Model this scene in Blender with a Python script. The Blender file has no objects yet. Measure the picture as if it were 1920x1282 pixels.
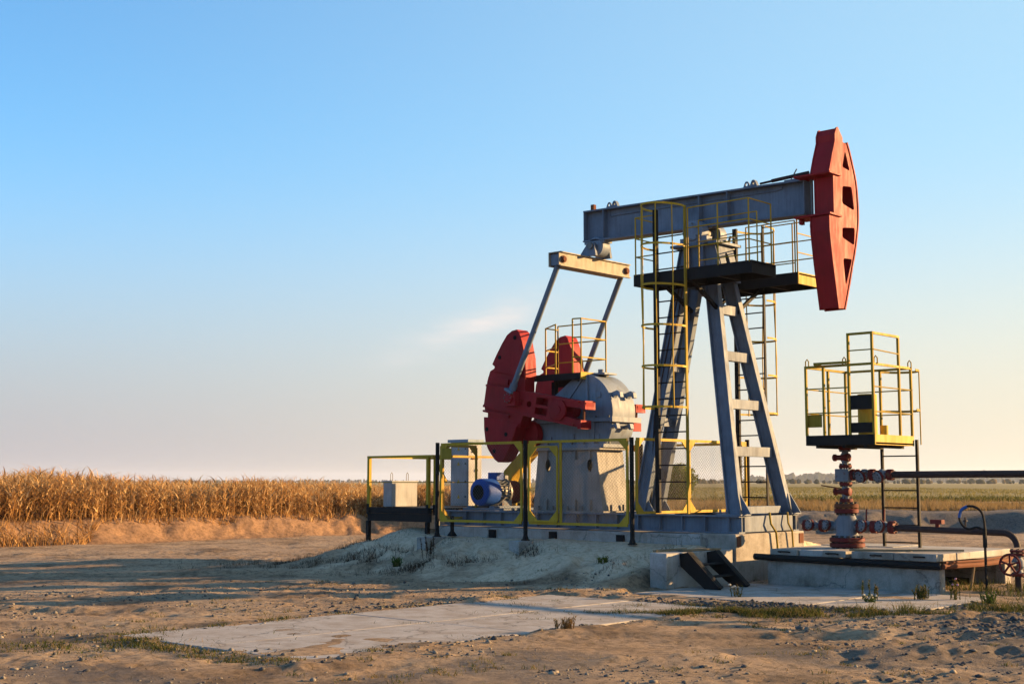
import bpy, bmesh, math, random
import numpy as np
from mathutils import Vector, Matrix
from mathutils.geometry import tessellate_polygon
R_ = math.radians
random.seed(7); rng = np.random.default_rng(11)
sc = bpy.context.scene
COL = sc.collection

# ------------------------------------------------------------------ camera
CAM = np.array([14.31, -21.17, 1.75])
FW = np.array([-.6739, .7389]); RT = np.array([.7389, .6739])       # horizontal forward / right of the viewing direction
cam_d = bpy.data.cameras.new('camera'); cam = bpy.data.objects.new('camera', cam_d); COL.objects.link(cam)
cam.location = CAM; cam.rotation_euler = (R_(90) + math.atan(262/2500), 0, R_(132.366 - 90))
cam_d.sensor_width = 36; cam_d.lens = 2500/1920*36; cam_d.clip_end = 20000; cam_d.clip_start = .1
sc.camera = cam

# ------------------------------------------------------------------ sky and sun
SUN_EL = 12.0
sv = RT*.97 + FW*.21; sv = sv/np.linalg.norm(sv)
SUN = np.array([sv[0]*math.cos(R_(SUN_EL)), sv[1]*math.cos(R_(SUN_EL)), math.sin(R_(SUN_EL))])
w = bpy.data.worlds.new('World'); sc.world = w; w.use_nodes = True
nt = w.node_tree; nt.nodes.clear()
N = nt.nodes.new; L = nt.links.new
out = N('ShaderNodeOutputWorld'); bg = N('ShaderNodeBackground'); sky = N('ShaderNodeTexSky')
sky.sky_type = 'NISHITA'; sky.sun_disc = False; sky.sun_elevation = R_(SUN_EL)
sky.sun_rotation = math.atan2(SUN[0], SUN[1])
sky.altitude = 100; sky.air_density = 1.0; sky.dust_density = 1.0; sky.ozone_density = 3.0
bg.inputs['Strength'].default_value = .067
hs = N('ShaderNodeHueSaturation'); hs.inputs['Saturation'].default_value = 1.12; hs.inputs['Value'].default_value = 1.0; L(sky.outputs[0], hs.inputs['Color'])
tn = N('ShaderNodeMix'); tn.data_type = 'RGBA'; tn.blend_type = 'MULTIPLY'; tn.inputs[0].default_value = 1; L(hs.outputs[0], tn.inputs[6]); tn.inputs[7].default_value = (1.02, 1.27, 1.33, 1)
tc = N('ShaderNodeTexCoord'); sx = N('ShaderNodeSeparateXYZ'); L(tc.outputs['Generated'], sx.inputs[0])
hzf = N('ShaderNodeMapRange'); hzf.interpolation_type = 'SMOOTHERSTEP'                      # air gets whiter towards the horizon
for i, v in ((1, -.02), (2, .29), (3, .92), (4, 0.)): hzf.inputs[i].default_value = v
L(sx.outputs['Z'], hzf.inputs[0])
dt = N('ShaderNodeVectorMath'); dt.operation = 'DOT_PRODUCT'; L(tc.outputs['Generated'], dt.inputs[0]); dt.inputs[1].default_value = (sv[0], sv[1], 0)
azr = N('ShaderNodeMapRange'); azr.interpolation_type = 'SMOOTHSTEP'                       # and warmer towards the sun
for i, v in ((1, -.25), (2, .7), (3, 0.), (4, 1.)): azr.inputs[i].default_value = v
L(dt.outputs['Value'], azr.inputs[0])
hc_ = N('ShaderNodeMix'); hc_.data_type = 'RGBA'; hc_.inputs[6].default_value = (2.0, 1.86, 2.1, 1); hc_.inputs[7].default_value = (3.75, 3.25, 2.45, 1); L(azr.outputs[0], hc_.inputs[0])
gl_ = N('ShaderNodeMapRange'); gl_.interpolation_type = 'SMOOTHSTEP'
for i, v in ((1, -.35), (2, .85), (3, 0.), (4, .8)): gl_.inputs[i].default_value = v
L(dt.outputs['Value'], gl_.inputs[0])
gm = N('ShaderNodeMix'); gm.data_type = 'RGBA'; L(gl_.outputs[0], gm.inputs[0]); L(tn.outputs[2], gm.inputs[6]); gm.inputs[7].default_value = (2.0, 2.9, 3.2, 1)
# one thin streak of high cloud
def chain(op, a, b=None):
    n = N('ShaderNodeMath'); n.operation = op
    for i, v in enumerate((a, b)):
        if v is None: continue
        if isinstance(v, (int, float)): n.inputs[i].default_value = v
        else: L(v, n.inputs[i])
    return n.outputs[0]
dr = N('ShaderNodeVectorMath'); dr.operation = 'DOT_PRODUCT'; L(tc.outputs['Generated'], dr.inputs[0]); dr.inputs[1].default_value = (RT[0], RT[1], 0)
cu = chain('SUBTRACT', dr.outputs['Value'], -.024); cv = chain('SUBTRACT', chain('SUBTRACT', sx.outputs['Z'], .118), chain('MULTIPLY', cu, .36))
cn = N('ShaderNodeTexNoise'); cn.inputs['Scale'].default_value = 24; cn.inputs['Detail'].default_value = 6
cmap = N('ShaderNodeMapping'); cmap.inputs['Scale'].default_value = (1, 1, 4); L(tc.outputs['Generated'], cmap.inputs[0]); L(cmap.outputs[0], cn.inputs['Vector'])
ce = chain('ADD', chain('POWER', chain('DIVIDE', cu, .055), 2), chain('POWER', chain('DIVIDE', cv, .012), 2))
front = N('ShaderNodeVectorMath'); front.operation = 'DOT_PRODUCT'; L(tc.outputs['Generated'], front.inputs[0]); front.inputs[1].default_value = (FW[0], FW[1], 0)
cl = chain('MULTIPLY', chain('MULTIPLY', chain('POWER', 2.718, chain('MULTIPLY', ce, -1)), chain('MULTIPLY', chain('POWER', cn.outputs[0], 2), 1.9)), chain('GREATER_THAN', front.outputs['Value'], 0))
sm = N('ShaderNodeMix'); sm.data_type = 'RGBA'; L(hzf.outputs[0], sm.inputs[0]); L(gm.outputs[2], sm.inputs[6]); L(hc_.outputs[2], sm.inputs[7])
cm_ = N('ShaderNodeMix'); cm_.data_type = 'RGBA'; L(cl, cm_.inputs[0]); L(sm.outputs[2], cm_.inputs[6]); cm_.inputs[7].default_value = (3.5, 3.3, 3.2, 1)
L(cm_.outputs[2], bg.inputs[0]); L(bg.outputs[0], out.inputs[0])
ld = bpy.data.lights.new('sun', 'SUN'); ld.energy = 4.6; ld.angle = R_(.6); ld.color = (1, .61, .26)
lo = bpy.data.objects.new('sun', ld); COL.objects.link(lo)
lo.rotation_euler = Vector(SUN).to_track_quat('Z', 'Y').to_euler()
vs = sc.view_settings; vs.view_transform = 'Standard'; vs.look = 'None'; vs.gamma = 1; vs.use_curve_mapping = False
vs.exposure = 1.95
sc.cycles.use_denoising = True
sc.cycles.max_bounces = 6; sc.cycles.diffuse_bounces = 3; sc.cycles.glossy_bounces = 2
sc.cycles.transparent_max_bounces = 8; sc.cycles.volume_bounces = 0

# ------------------------------------------------------------------ noise
def _h(ix, iy, seed):
    n = (ix.astype(np.int64)*374761393 + iy.astype(np.int64)*668265263 + seed*974711) & 0xffffffff
    n = ((n ^ (n >> 13))*1274126177) & 0xffffffff
    return ((n ^ (n >> 16)) & 0xffff)/65535.
def vnoise(x, y, seed=0):
    ix = np.floor(x); iy = np.floor(y); fx = x-ix; fy = y-iy
    fx = fx*fx*(3-2*fx); fy = fy*fy*(3-2*fy)
    a = _h(ix, iy, seed); b = _h(ix+1, iy, seed); c = _h(ix, iy+1, seed); d = _h(ix+1, iy+1, seed)
    return (a+(b-a)*fx)*(1-fy) + (c+(d-c)*fx)*fy
def fbm(x, y, o=4, seed=0):
    r = 0; a = .5; t = 0
    for k in range(o):
        r = r + a*vnoise(x*2**k, y*2**k, seed+k*17); t += a; a *= .5
    return r/t
def sst(x): x = np.clip(x, 0, 1); return x*x*(3-2*x)

# ------------------------------------------------------------------ materials
MATS = {}
def newmat(name):
    m = bpy.data.materials.new(name); m.use_nodes = True
    t = m.node_tree; b = t.nodes['Principled BSDF']
    return m, t, b
def ramp(t, stops):
    r = t.nodes.new('ShaderNodeValToRGB'); e = r.color_ramp.elements
    while len(e) < len(stops): e.new(.5)
    for k, (p, c) in enumerate(stops):
        e[k].position = p; e[k].color = (*c, 1) if len(c) == 3 else c
    return r
def pos_noise(t, scale, detail=4, rough=.6, stretch=None):
    g = t.nodes.new('ShaderNodeNewGeometry'); n = t.nodes.new('ShaderNodeTexNoise')
    n.inputs['Scale'].default_value = scale; n.inputs['Detail'].default_value = detail; n.inputs['Roughness'].default_value = rough
    if stretch:
        mp = t.nodes.new('ShaderNodeMapping'); mp.inputs['Scale'].default_value = stretch
        t.links.new(g.outputs['Position'], mp.inputs[0]); t.links.new(mp.outputs[0], n.inputs['Vector'])
    else: t.links.new(g.outputs['Position'], n.inputs['Vector'])
    return n
def mix(t, fac, a, b, mode='MIX'):
    m = t.nodes.new('ShaderNodeMix'); m.data_type = 'RGBA'; m.blend_type = mode
    for inp, v in ((m.inputs[0], fac), (m.inputs[6], a), (m.inputs[7], b)):
        if hasattr(v, 'is_linked') or hasattr(v, 'links'): t.links.new(v, inp)
        elif isinstance(v, tuple): inp.default_value = (*v[:3], 1)
        else: inp.default_value = v
    return m.outputs[2]
def bump(t, b, h, strength=.3, dist=.02):
    bp = t.nodes.new('ShaderNodeBump'); bp.inputs['Strength'].default_value = strength; bp.inputs['Distance'].default_value = dist
    t.links.new(h, bp.inputs['Height']); t.links.new(bp.outputs[0], b.inputs['Normal'])
def paint(name, col, rough=.45, dirt=(.10, .075, .05), dirt_amt=.5, rust=.0, var=.18, metal=0):
    """painted steel: uneven tone, dust streaks running down, chips of rust"""
    col = tuple(x*.70 for x in col); dirt = tuple(x*.8 for x in dirt)
    m, t, b = newmat(name)
    n1 = pos_noise(t, 1.7, 5); c2 = tuple(max(0, x*(1-var)) for x in col); c3 = tuple(min(1, x*(1+var)) for x in col)
    r1 = ramp(t, [(.3, c2), (.7, c3)]); t.links.new(n1.outputs[0], r1.inputs[0])
    n2 = pos_noise(t, 3.2, 6, .7, (3, 3, .6)); r2 = ramp(t, [(.52, (0, 0, 0)), (.8, (dirt_amt,)*3)]); t.links.new(n2.outputs[0], r2.inputs[0])
    c = mix(t, r2.outputs[0], r1.outputs[0], dirt)
    if rust:
        n3 = pos_noise(t, 9, 8, .75); r3 = ramp(t, [(.69-rust*.2, (0, 0, 0)), (.74-rust*.2, (1, 1, 1))]); t.links.new(n3.outputs[0], r3.inputs[0])
        c = mix(t, r3.outputs[0], c, (.12, .045, .02))
    n5 = pos_noise(t, 7, 5, .65, (5, 5, .3)); r5 = ramp(t, [(.35, (.62, .58, .54)), (.55, (1, 1, 1)), (.75, (1.12, 1.1, 1.08))]); t.links.new(n5.outputs[0], r5.inputs[0])
    c = mix(t, .32, c, r5.outputs[0], 'MULTIPLY')                     # runs of grime and faded paint
    t.links.new(c, b.inputs['Base Color'])
    rr = ramp(t, [(.3, (rough+.12,)*3), (.7, (min(.95, rough+.35),)*3)]); t.links.new(n2.outputs[0], rr.inputs[0]); t.links.new(rr.outputs[0], b.inputs['Roughness'])
    b.inputs['Metallic'].default_value = metal; b.inputs['Specular IOR Level'].default_value = .24
    n4 = pos_noise(t, 14, 3); bump(t, b, n4.outputs[0], .12, .01)
    MATS[name] = m; return m
paint('grey', (.16, .205, .275), .42, rust=.2, var=.24)
paint('gearbox_grey', (.22, .27, .345), .36, rust=.18, dirt_amt=.6, var=.24)
paint('equalizer_sunlit', (.36, .32, .25), .45, rust=.15, var=.2)  # same steel as the tower, warm sunlight mixed into its colour
paint('stand_grey', (.30, .295, .285), .45, rust=.15, dirt_amt=.6, var=.2)
paint('red', (.33, .007, .012), .45, dirt=(.16, .03, .025), rust=.2, var=.25)
paint('valve_red', (.16, .018, .017), .5, dirt=(.08, .05, .04), dirt_amt=.8, rust=.6)
paint('valve_grey', (.20, .23, .27), .5, dirt=(.1, .06, .045), dirt_amt=.8, rust=.5)
paint('yellow', (.52, .33, .02), .45, dirt=(.2, .12, .03), rust=.25)
paint('olive', (.36, .25, .02), .55, rust=.1)
paint('black', (.008, .008, .009), .55, dirt=(.03, .024, .02), dirt_amt=.5)
paint('pipe', (.045, .028, .028), .5, dirt=(.10, .06, .04), rust=.1)
paint('motor_blue', (.01, .085, .42), .35, dirt=(.03, .07, .18), dirt_amt=.3)
paint('bolt_dark', (.07, .065, .06), .5, rust=.4)
paint('steel', (.20, .20, .195), .35, rust=.2, metal=.6)
paint('cabinet', (.40, .41, .42), .45, dirt_amt=.3)
paint('rust', (.17, .06, .03), .8, rust=.5)
paint('roof_blue', (.22, .30, .38), .45)
paint('dark_hole', (.01, .01, .01), .9, dirt_amt=.1)
paint('timber', (.30, .22, .13), .8, rust=0, var=.35)
paint('tape_blue', (.03, .12, .40), .5)
paint('wire', (.26, .25, .22), .45, metal=.5)
paint('hazard', (.65, .42, .04), .5)
def concrete(name, col=(.36, .35, .33), stain=(.17, .155, .135), bump_s=.25, crack=.5):
    col = tuple(x*.78 for x in col); stain = tuple(x*.78 for x in stain)
    m, t, b = newmat(name)
    n1 = pos_noise(t, 2.3, 7, .65); r1 = ramp(t, [(.3, stain), (.55, col), (.8, tuple(x*1.2 for x in col))]); t.links.new(n1.outputs[0], r1.inputs[0])
    n2 = pos_noise(t, 5, 6, .7, (2.5, 2.5, .35)); r2 = ramp(t, [(.5, (0, 0, 0)), (.75, (.55,)*3)]); t.links.new(n2.outputs[0], r2.inputs[0])
    c = mix(t, r2.outputs[0], r1.outputs[0], stain)
    n3 = pos_noise(t, 55, 3, .8); r3 = ramp(t, [(.3, (.75,)*3), (.6, (1, 1, 1))]); t.links.new(n3.outputs[0], r3.inputs[0])
    c = mix(t, 1.0, c, r3.outputs[0], 'MULTIPLY')
    vo = t.nodes.new('ShaderNodeTexVoronoi'); vo.feature = 'DISTANCE_TO_EDGE'; vo.inputs['Scale'].default_value = .75
    g = t.nodes.new('ShaderNodeNewGeometry'); nw = pos_noise(t, 2.5, 4); ad = t.nodes.new('ShaderNodeVectorMath'); ad.operation = 'MULTIPLY_ADD'; ad.inputs[1].default_value = (.5,)*3
    t.links.new(nw.outputs[1], ad.inputs[0]); t.links.new(g.outputs['Position'], ad.inputs[2]); t.links.new(ad.outputs[0], vo.inputs['Vector'])
    rc = ramp(t, [(.0, (1-crack,)*3), (.012, (1, 1, 1))]); t.links.new(vo.outputs['Distance'], rc.inputs[0]); c = mix(t, 1.0, c, rc.outputs[0], 'MULTIPLY')
    t.links.new(c, b.inputs['Base Color']); b.inputs['Roughness'].default_value = .9
    n4 = pos_noise(t, 30, 8, .7); bump(t, b, n4.outputs[0], bump_s, .02)
    MATS[name] = m; return m
concrete('concrete', (.37, .34, .30), (.18, .15, .115)); concrete('concrete_pale', (.42, .41, .39), (.24, .22, .19)); concrete('pad', (.38, .355, .33), (.24, .19, .145), .2, .65)
def leafmat(name, stops, trans=.35, rough=.7):
    """foliage: colour picked by a per-plant attribute, some light passes through"""
    m, t, b = newmat(name)
    a = t.nodes.new('ShaderNodeAttribute'); a.attribute_name = 'tone'
    r = ramp(t, [(p, tuple(x*.75 for x in c)) for p, c in stops]); t.links.new(a.outputs['Fac'], r.inputs[0])
    d = t.nodes.new('ShaderNodeBsdfDiffuse'); tr = t.nodes.new('ShaderNodeBsdfTranslucent'); mx = t.nodes.new('ShaderNodeMixShader')
    t.links.new(r.outputs[0], d.inputs[0]); t.links.new(r.outputs[0], tr.inputs[0]); mx.inputs[0].default_value = trans
    t.links.new(d.outputs[0], mx.inputs[1]); t.links.new(tr.outputs[0], mx.inputs[2])
    t.links.new(mx.outputs[0], t.nodes['Material Output'].inputs[0])
    MATS[name] = m; return m
leafmat('corn', [(0, (.17, .09, .035)), (.3, (.38, .20, .075)), (.65, (.58, .34, .13)), (1, (.80, .57, .29))])
leafmat('stubble', [(0, (.12, .08, .035)), (.5, (.27, .18, .08)), (1, (.42, .30, .14))])
leafmat('field_grass', [(0, (.06, .07, .02)), (.45, (.19, .17, .05)), (1, (.36, .29, .11))])
leafmat('grass', [(0, (.035, .05, .015)), (.5, (.09, .11, .03)), (.75, (.20, .16, .06)), (1, (.30, .20, .09))])
leafmat('green_leaf', [(0, (.035, .07, .02)), (.6, (.08, .14, .03)), (1, (.16, .18, .04))])
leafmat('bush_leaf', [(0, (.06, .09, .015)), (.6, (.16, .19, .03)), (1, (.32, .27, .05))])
leafmat('dead_twig', [(0, (.035, .025, .018)), (.6, (.09, .06, .04)), (1, (.17, .12, .08))], .1)
leafmat('flower', [(0, (.55, .25, .4)), (.5, (.7, .66, .55)), (1, (.75, .72, .65))], .3)
leafmat('forest', [(0, (.03, .04, .02)), (.5, (.07, .07, .03)), (1, (.14, .10, .04))], .15)
leafmat('stone', [(0, (.07, .07, .075)), (.5, (.16, .15, .14)), (1, (.33, .28, .22))], 0)

# ------------------------------------------------------------------ builders
ORG = {}
class MB:
    def __init__(s): s.v = []; s.f = []; s.b = []
    def add(s, vs, fs):
        o = len(s.v); s.b.append((o, len(s.f))); s.v += [tuple(map(float, p)) for p in vs]; s.f += [tuple(i+o for i in f) for f in fs]; return s
    def each(s, name, mat, parent=None, **k):
        """every piece added so far becomes an object of its own"""
        b = s.b+[(len(s.v), len(s.f))]; r = []
        for (v0, f0), (v1, f1) in zip(b[:-1], b[1:]):
            m = MB(); m.add(s.v[v0:v1], [tuple(i-v0 for i in f) for f in s.f[f0:f1]]); r.append(m.build(name, mat, parent, **k))
        return r
    def box(s, x0, x1, y0, y1, z0, z1):
        return s.add([(x0,y0,z0),(x1,y0,z0),(x1,y1,z0),(x0,y1,z0),(x0,y0,z1),(x1,y0,z1),(x1,y1,z1),(x0,y1,z1)],
                     [(0,3,2,1),(4,5,6,7),(0,1,5,4),(1,2,6,5),(2,3,7,6),(3,0,4,7)])
    def bar(s, p, q, wd, hd, up=(0, 0, 1)):
        """rectangular bar from p to q; wd along the side, hd along the up direction"""
        p = Vector(p); q = Vector(q); d = (q-p).normalized(); u = Vector(up)
        if abs(d.dot(u)) > .98: u = Vector((0, 1, 0))
        sd = d.cross(u).normalized()*wd/2; u = sd.cross(d).normalized()*hd/2
        vs = [p-sd-u, p+sd-u, p+sd+u, p-sd+u, q-sd-u, q+sd-u, q+sd+u, q-sd+u]
        return s.add(vs, [(0,1,2,3),(7,6,5,4),(0,4,5,1),(1,5,6,2),(2,6,7,3),(3,7,4,0)])
    def tube(s, pts, r, n=8, cap=True, close=False):
        P = [Vector(p) for p in pts]; rings = []; m = len(P)
        rr = r if isinstance(r, (list, tuple)) else [r]*m
        ref = None
        for i in range(m):
            if close: d = (P[(i+1) % m]-P[i-1]).normalized()
            else: d = (P[min(i+1, m-1)]-P[max(i-1, 0)]).normalized()
            if ref is None:
                ref = Vector((0,0,1)) if abs(d.z) < .9 else Vector((1,0,0))
            a = d.cross(ref).normalized(); b = a.cross(d).normalized(); ref = b
            rings.append([P[i]+(a*math.cos(2*math.pi*k/n)+b*math.sin(2*math.pi*k/n))*rr[i] for k in range(n)])
        vs = [p for g in rings for p in g]; fs = []
        for i in range(m if close else m-1):
            j = (i+1) % m
            for k in range(n): fs.append((i*n+k, i*n+(k+1) % n, j*n+(k+1) % n, j*n+k))
        if cap and not close: fs += [tuple(range(n-1, -1, -1)), tuple(range((m-1)*n, m*n))]
        return s.add(vs, fs)
    def lathe(s, p, axis, prof, n=20):
        """profile of (distance along the axis, radius) turned about the axis through p"""
        p = Vector(p); d = Vector(axis).normalized(); a = d.orthogonal().normalized(); b = d.cross(a)
        vs = []; fs = []
        for h, r in prof:
            for k in range(n):
                t = 2*math.pi*k/n; vs.append(p+d*h+(a*math.cos(t)+b*math.sin(t))*r)
        for i in range(len(prof)-1):
            for k in range(n): fs.append((i*n+k, i*n+(k+1) % n, (i+1)*n+(k+1) % n, (i+1)*n+k))
        fs += [tuple(range(n-1, -1, -1)), tuple(range((len(prof)-1)*n, len(prof)*n))]
        return s.add(vs, fs)
    def cyl(s, p, q, r, n=16):
        p = Vector(p); q = Vector(q); return s.lathe(p, q-p, [(0, r), ((q-p).length, r)], n)
    def prism(s, poly, axis, a, b, holes=()):
        mp = {'Y': lambda u, v, t: (u, t, v), 'X': lambda u, v, t: (t, u, v), 'Z': lambda u, v, t: (u, v, t)}[axis]
        loops = [list(poly)] + [list(h) for h in holes]; flat = [p for l in loops for p in l]; n = len(flat)
        tri = tessellate_polygon([[Vector((p[0], p[1], 0)) for p in l] for l in loops])
        vs = [mp(*p, a) for p in flat] + [mp(*p, b) for p in flat]
        fs = [tuple(t) for t in tri] + [(t[2]+n, t[1]+n, t[0]+n) for t in tri]
        o = 0
        for l in loops:
            m = len(l)
            for k in range(m):
                i, j = o+k, o+(k+1) % m; fs.append((i, j, j+n, i+n))
            o += m
        return s.add(vs, fs)
    def ibeam(s, p, q, wd, hd, tf=.02, tw=.014, up=(0, 0, 1)):
        p = Vector(p); q = Vector(q); d = (q-p).normalized(); u = Vector(up); sd = d.cross(u).normalized(); u = sd.cross(d)
        s.bar(p+u*(hd/2-tf/2), q+u*(hd/2-tf/2), wd, tf, up); s.bar(p-u*(hd/2-tf/2), q-u*(hd/2-tf/2), wd, tf, up)
        s.bar(p, q, tw, hd-2*tf-.002, up); return s
    def build(s, name, mat, parent=None, bevel=0, angle=38):
        me = bpy.data.meshes.new(name); o = ORG.get(parent.name if parent else None, Vector((0, 0, 0)))
        me.from_pydata([(x-o[0], y-o[1], z-o[2]) for x, y, z in s.v], [], s.f)
        bm = bmesh.new(); bm.from_mesh(me); bmesh.ops.recalc_face_normals(bm, faces=bm.faces); bm.to_mesh(me); bm.free()
        me.polygons.foreach_set('use_smooth', [True]*len(me.polygons)); me.set_sharp_from_angle(angle=R_(angle))
        me.materials.append(MATS[mat]); ob = bpy.data.objects.new(name, me); COL.objects.link(ob)
        if parent: ob.parent = parent; ORG[ob.name] = o
        if bevel:
            bv = ob.modifiers.new('bevel', 'BEVEL'); bv.width = bevel; bv.segments = 2; bv.limit_method = 'ANGLE'; bv.angle_limit = R_(50)
        return ob
def tag(o, label=None, cat=None, group=None, kind=None):
    if label: o['label'] = label
    if cat: o['category'] = cat
    if group: o['group'] = group
    if kind: o['kind'] = kind
    return o
def thing(name, loc, label, cat, group=None):
    e = bpy.data.objects.new(name, None); COL.objects.link(e); e.location = loc; e.empty_display_size = .2
    ORG[e.name] = Vector(loc); return tag(e, label, cat, group)
def node(name, parent):
    """a part that is only its sub-parts"""
    e = bpy.data.objects.new(name, None); COL.objects.link(e); e.parent = parent; ORG[e.name] = ORG[parent.name]; return e
def share(ob, parent, dx=(0, 0, 0), rot=None, name=None):
    """an alike piece that shares the mesh of ob, shifted"""
    c = ob.copy(); COL.objects.link(c); c.parent = parent; c.location = Vector(ob.location)+Vector(dx)
    if name: c.name = name
    ORG[c.name] = ORG[parent.name]; return c
def np_mesh(name, V, F, mat, tone=None, smooth=True, parent=None):
    """big meshes from arrays; F is (n,3) or (n,4)"""
    me = bpy.data.meshes.new(name); k = F.shape[1]
    me.vertices.add(len(V)); me.vertices.foreach_set('co', V.astype(np.float32).ravel())
    me.loops.add(F.size); me.loops.foreach_set('vertex_index', F.astype(np.int32).ravel())
    me.polygons.add(len(F)); me.polygons.foreach_set('loop_start', np.arange(0, F.size, k, dtype=np.int32))
    if smooth: me.polygons.foreach_set('use_smooth', np.ones(len(F), bool))
    me.update(calc_edges=True)
    if tone is not None:
        a = me.attributes.new('tone', 'FLOAT', 'POINT'); a.data.foreach_set('value', tone.astype(np.float32))
    if mat: me.materials.append(MATS[mat])
    ob = bpy.data.objects.new(name, me); COL.objects.link(ob)
    if parent: ob.parent = parent
    return ob

# ------------------------------------------------------------------ terrain
def to_st(x, y): dx = x-CAM[0]; dy = y-CAM[1]; return dx*RT[0]+dy*RT[1], dx*FW[0]+dy*FW[1]
def to_xy(s, t): return CAM[0]+s*RT[0]+t*FW[0], CAM[1]+s*RT[1]+t*FW[1]
PADS = [(0.6, 3.9, -12.75, -5.3), (1.38, 6.0, -4.25, -1.1)]        # x0 x1 y0 y1 of the paved strips
def pad_in(x, y):
    m = np.full(np.shape(x), -9.)
    for x0, x1, y0, y1 in PADS: m = np.maximum(m, np.minimum(np.minimum(x-x0, x1-x), np.minimum(y-y0, y1-y)))
    return m
def bank(s, t):
    tb = np.where(s < -4.9, 45+(s+4.9)*1.01, 45+.9*np.sin((s+4.9)*.09))
    k = np.where(s < -4.9, .70, 1.)
    return (t-tb)*k
def height(x, y):
    s, t = to_st(x, y)
    flat = (fbm(x*.35, y*.35, 3, 5)-.5)*.07
    rut = (fbm(s*.16+t*.02, t*1.5, 4, 9)-.5)*.12*sst((t-13)/6)*sst((46-t)/6)
    trk = np.zeros_like(s)
    for c, off in ((24.2, .02), (26.0, .02), (30.6, -.03), (32.4, -.03)):
        d = t-(c+off*s+.5*np.sin(s*.16+c)); trk = trk - .06*np.exp(-(d/.22)**2) + .035*np.exp(-((np.abs(d)-.42)/.16)**2)
    trk *= sst((2.5-s)/4)
    for c, off, k0 in ((15.2, .09, 1.), (16.9, .09, 1.), (18.6, -.05, .8), (13.0, .16, .7)):
        d = t-(c+off*s+.35*np.sin(s*.3+c)); tread = .5+.5*np.sin(s*38+np.sign(d)*np.abs(d)*20)
        trk = trk + k0*sst((fbm(s*.2, t*.2, 2, 81+int(c))-.35)*5)*(-.035*np.exp(-(d/.2)**4)*(.6+.4*tread)+.022*np.exp(-((np.abs(d)-.3)/.09)**2))
    fine = (fbm(x*1.6, y*1.6, 4, 21)-.5)*.07 + (fbm(x*6, y*6, 4, 33)-.5)*.036
    rough = np.clip((fbm(x*.8, y*.8, 3, 71)-.48)*6, 0, 1)
    fine = fine*(.45+.95*rough) + (fbm(x*15, y*15, 3, 37)-.5)*.022*(.4+rough)
    h = flat + rut + trk + fine
    # churned earth ridges in front right of the picture
    for (cx, cy, rx, ry, a) in ((8.2, -8.2, 1.3, .35, .12), (9.6, -4.0, 1.6, .7, .22), (7.2, -4.7, 1.2, .6, .12), (6.4, -10.5, 1.4, .3, .06), (10.9, -8.9, .9, .5, .08)):
        u, v = (x-cx)*RT[0]+(y-cy)*RT[1], (x-cx)*FW[0]+(y-cy)*FW[1]
        h = h + a*np.exp(-(u/rx)**2-(v/ry)**2)*(.5+fbm(x*5, y*5, 3, 4))
    # the sand mound under the pumping unit
    dx = np.maximum(np.maximum((-6.8-x)*1.05, (x-.72)*9), 0); dy = np.maximum(np.maximum(-1.35-y, y-2.3), 0)
    d = np.hypot(dx, dy)+(fbm(x*.9, y*.9, 3, 41)-.5)*.7*sst((-1.2-y)/1.2)
    q = np.clip(1-d/2.75, 0, 1); m = .62*(.55*q+.45*sst(q))
    m = m - .24*np.exp(-((x+5.5)/.42)**2-((y+2.3)/.45)**2) - .20*np.exp(-((x+3.1)/.4)**2-((y+2.2)/.42)**2); m = np.maximum(m, 0)
    m = m + .17*sst(1-np.hypot((x+7.2)/1.3, (y+.9)/1.1)) + .06*(fbm(x*2.2+y, y*2.2, 4, 43)-.5)*sst(m*4)
    m = m + .34*sst((m-.02)*5)*sst((.55-m)*3)*(fbm(x*1.5, y*1.5, 6, 46)-.44) + .16*sst(m*3)*sst((-1.5-y)*2)*(fbm(x*4.5+y*2, y*4.5, 4, 47)-.5)
    h = h*(1-.55*sst(m*3)) + m
    # paved strips: ground dips below them, sand creeps over the edges
    pi = pad_in(x, y); e = sst((pi + .22 + (fbm(x*1.1, y*1.1, 4, 51)-.5)*.8)/.2)
    h = h*(1-e) + (-.014+.13*(fbm(x*.9, y*.9, 4, 61)-.5))*e + .045*np.exp(-((pi+.08)/.26)**2)*fbm(x*2.4, y*2.4, 3, 63)
    # the bank and the field on top of it
    b = bank(s, t); lip = (fbm(s*.9, t*.9, 4, 15)-.5)
    hb = np.where(s < 2, .62, .66)
    up = sst((b+lip*1.1)/1.35)*hb + .10*sst((b+.3)/.6)*sst((2.2-b)/.8)*(fbm(s*3, t*3, 3, 19)-.5) + .12*np.exp(-((b-2.2)/.8)**2)*(.5+lip)
    h = h*(1-.4*sst(b/2)) + up + lip*.10*sst(b*2)*sst((6-b)/3)
    return h - .0
def graded(parts):
    a = []
    for lo_, hi, st in parts: a.append(np.arange(lo_, hi, st))
    return np.unique(np.round(np.concatenate(a), 4))
far = 60*1.16**np.arange(0, 32)
ts = np.concatenate([graded([(-30, 8, 2.), (8, 10, .25), (10, 22, .055), (22, 34, .1), (34, 52, .12), (52, 60, .4)]), far])
half = np.concatenate([np.arange(0, 10, .055), np.arange(10, 14, .12), np.arange(14, 30, .5), 30*1.2**np.arange(0, 28)])
ss = np.concatenate([-half[:0:-1], half])
S, T = np.meshgrid(ss, ts); X, Y = to_xy(S, T); Z = height(X, Y)
Z = np.where(T > 60, Z*1, Z)
nr, nc = S.shape
idx = np.arange(nr*nc).reshape(nr, nc)
F = np.stack([idx[:-1, :-1], idx[:-1, 1:], idx[1:, 1:], idx[1:, :-1]], -1).reshape(-1, 4)
ground = np_mesh('ground', np.stack([X, Y, Z], -1).reshape(-1, 3), F, None)
tag(ground, 'sandy worn ground of the well site and the fields beyond', None, kind='structure')
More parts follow.
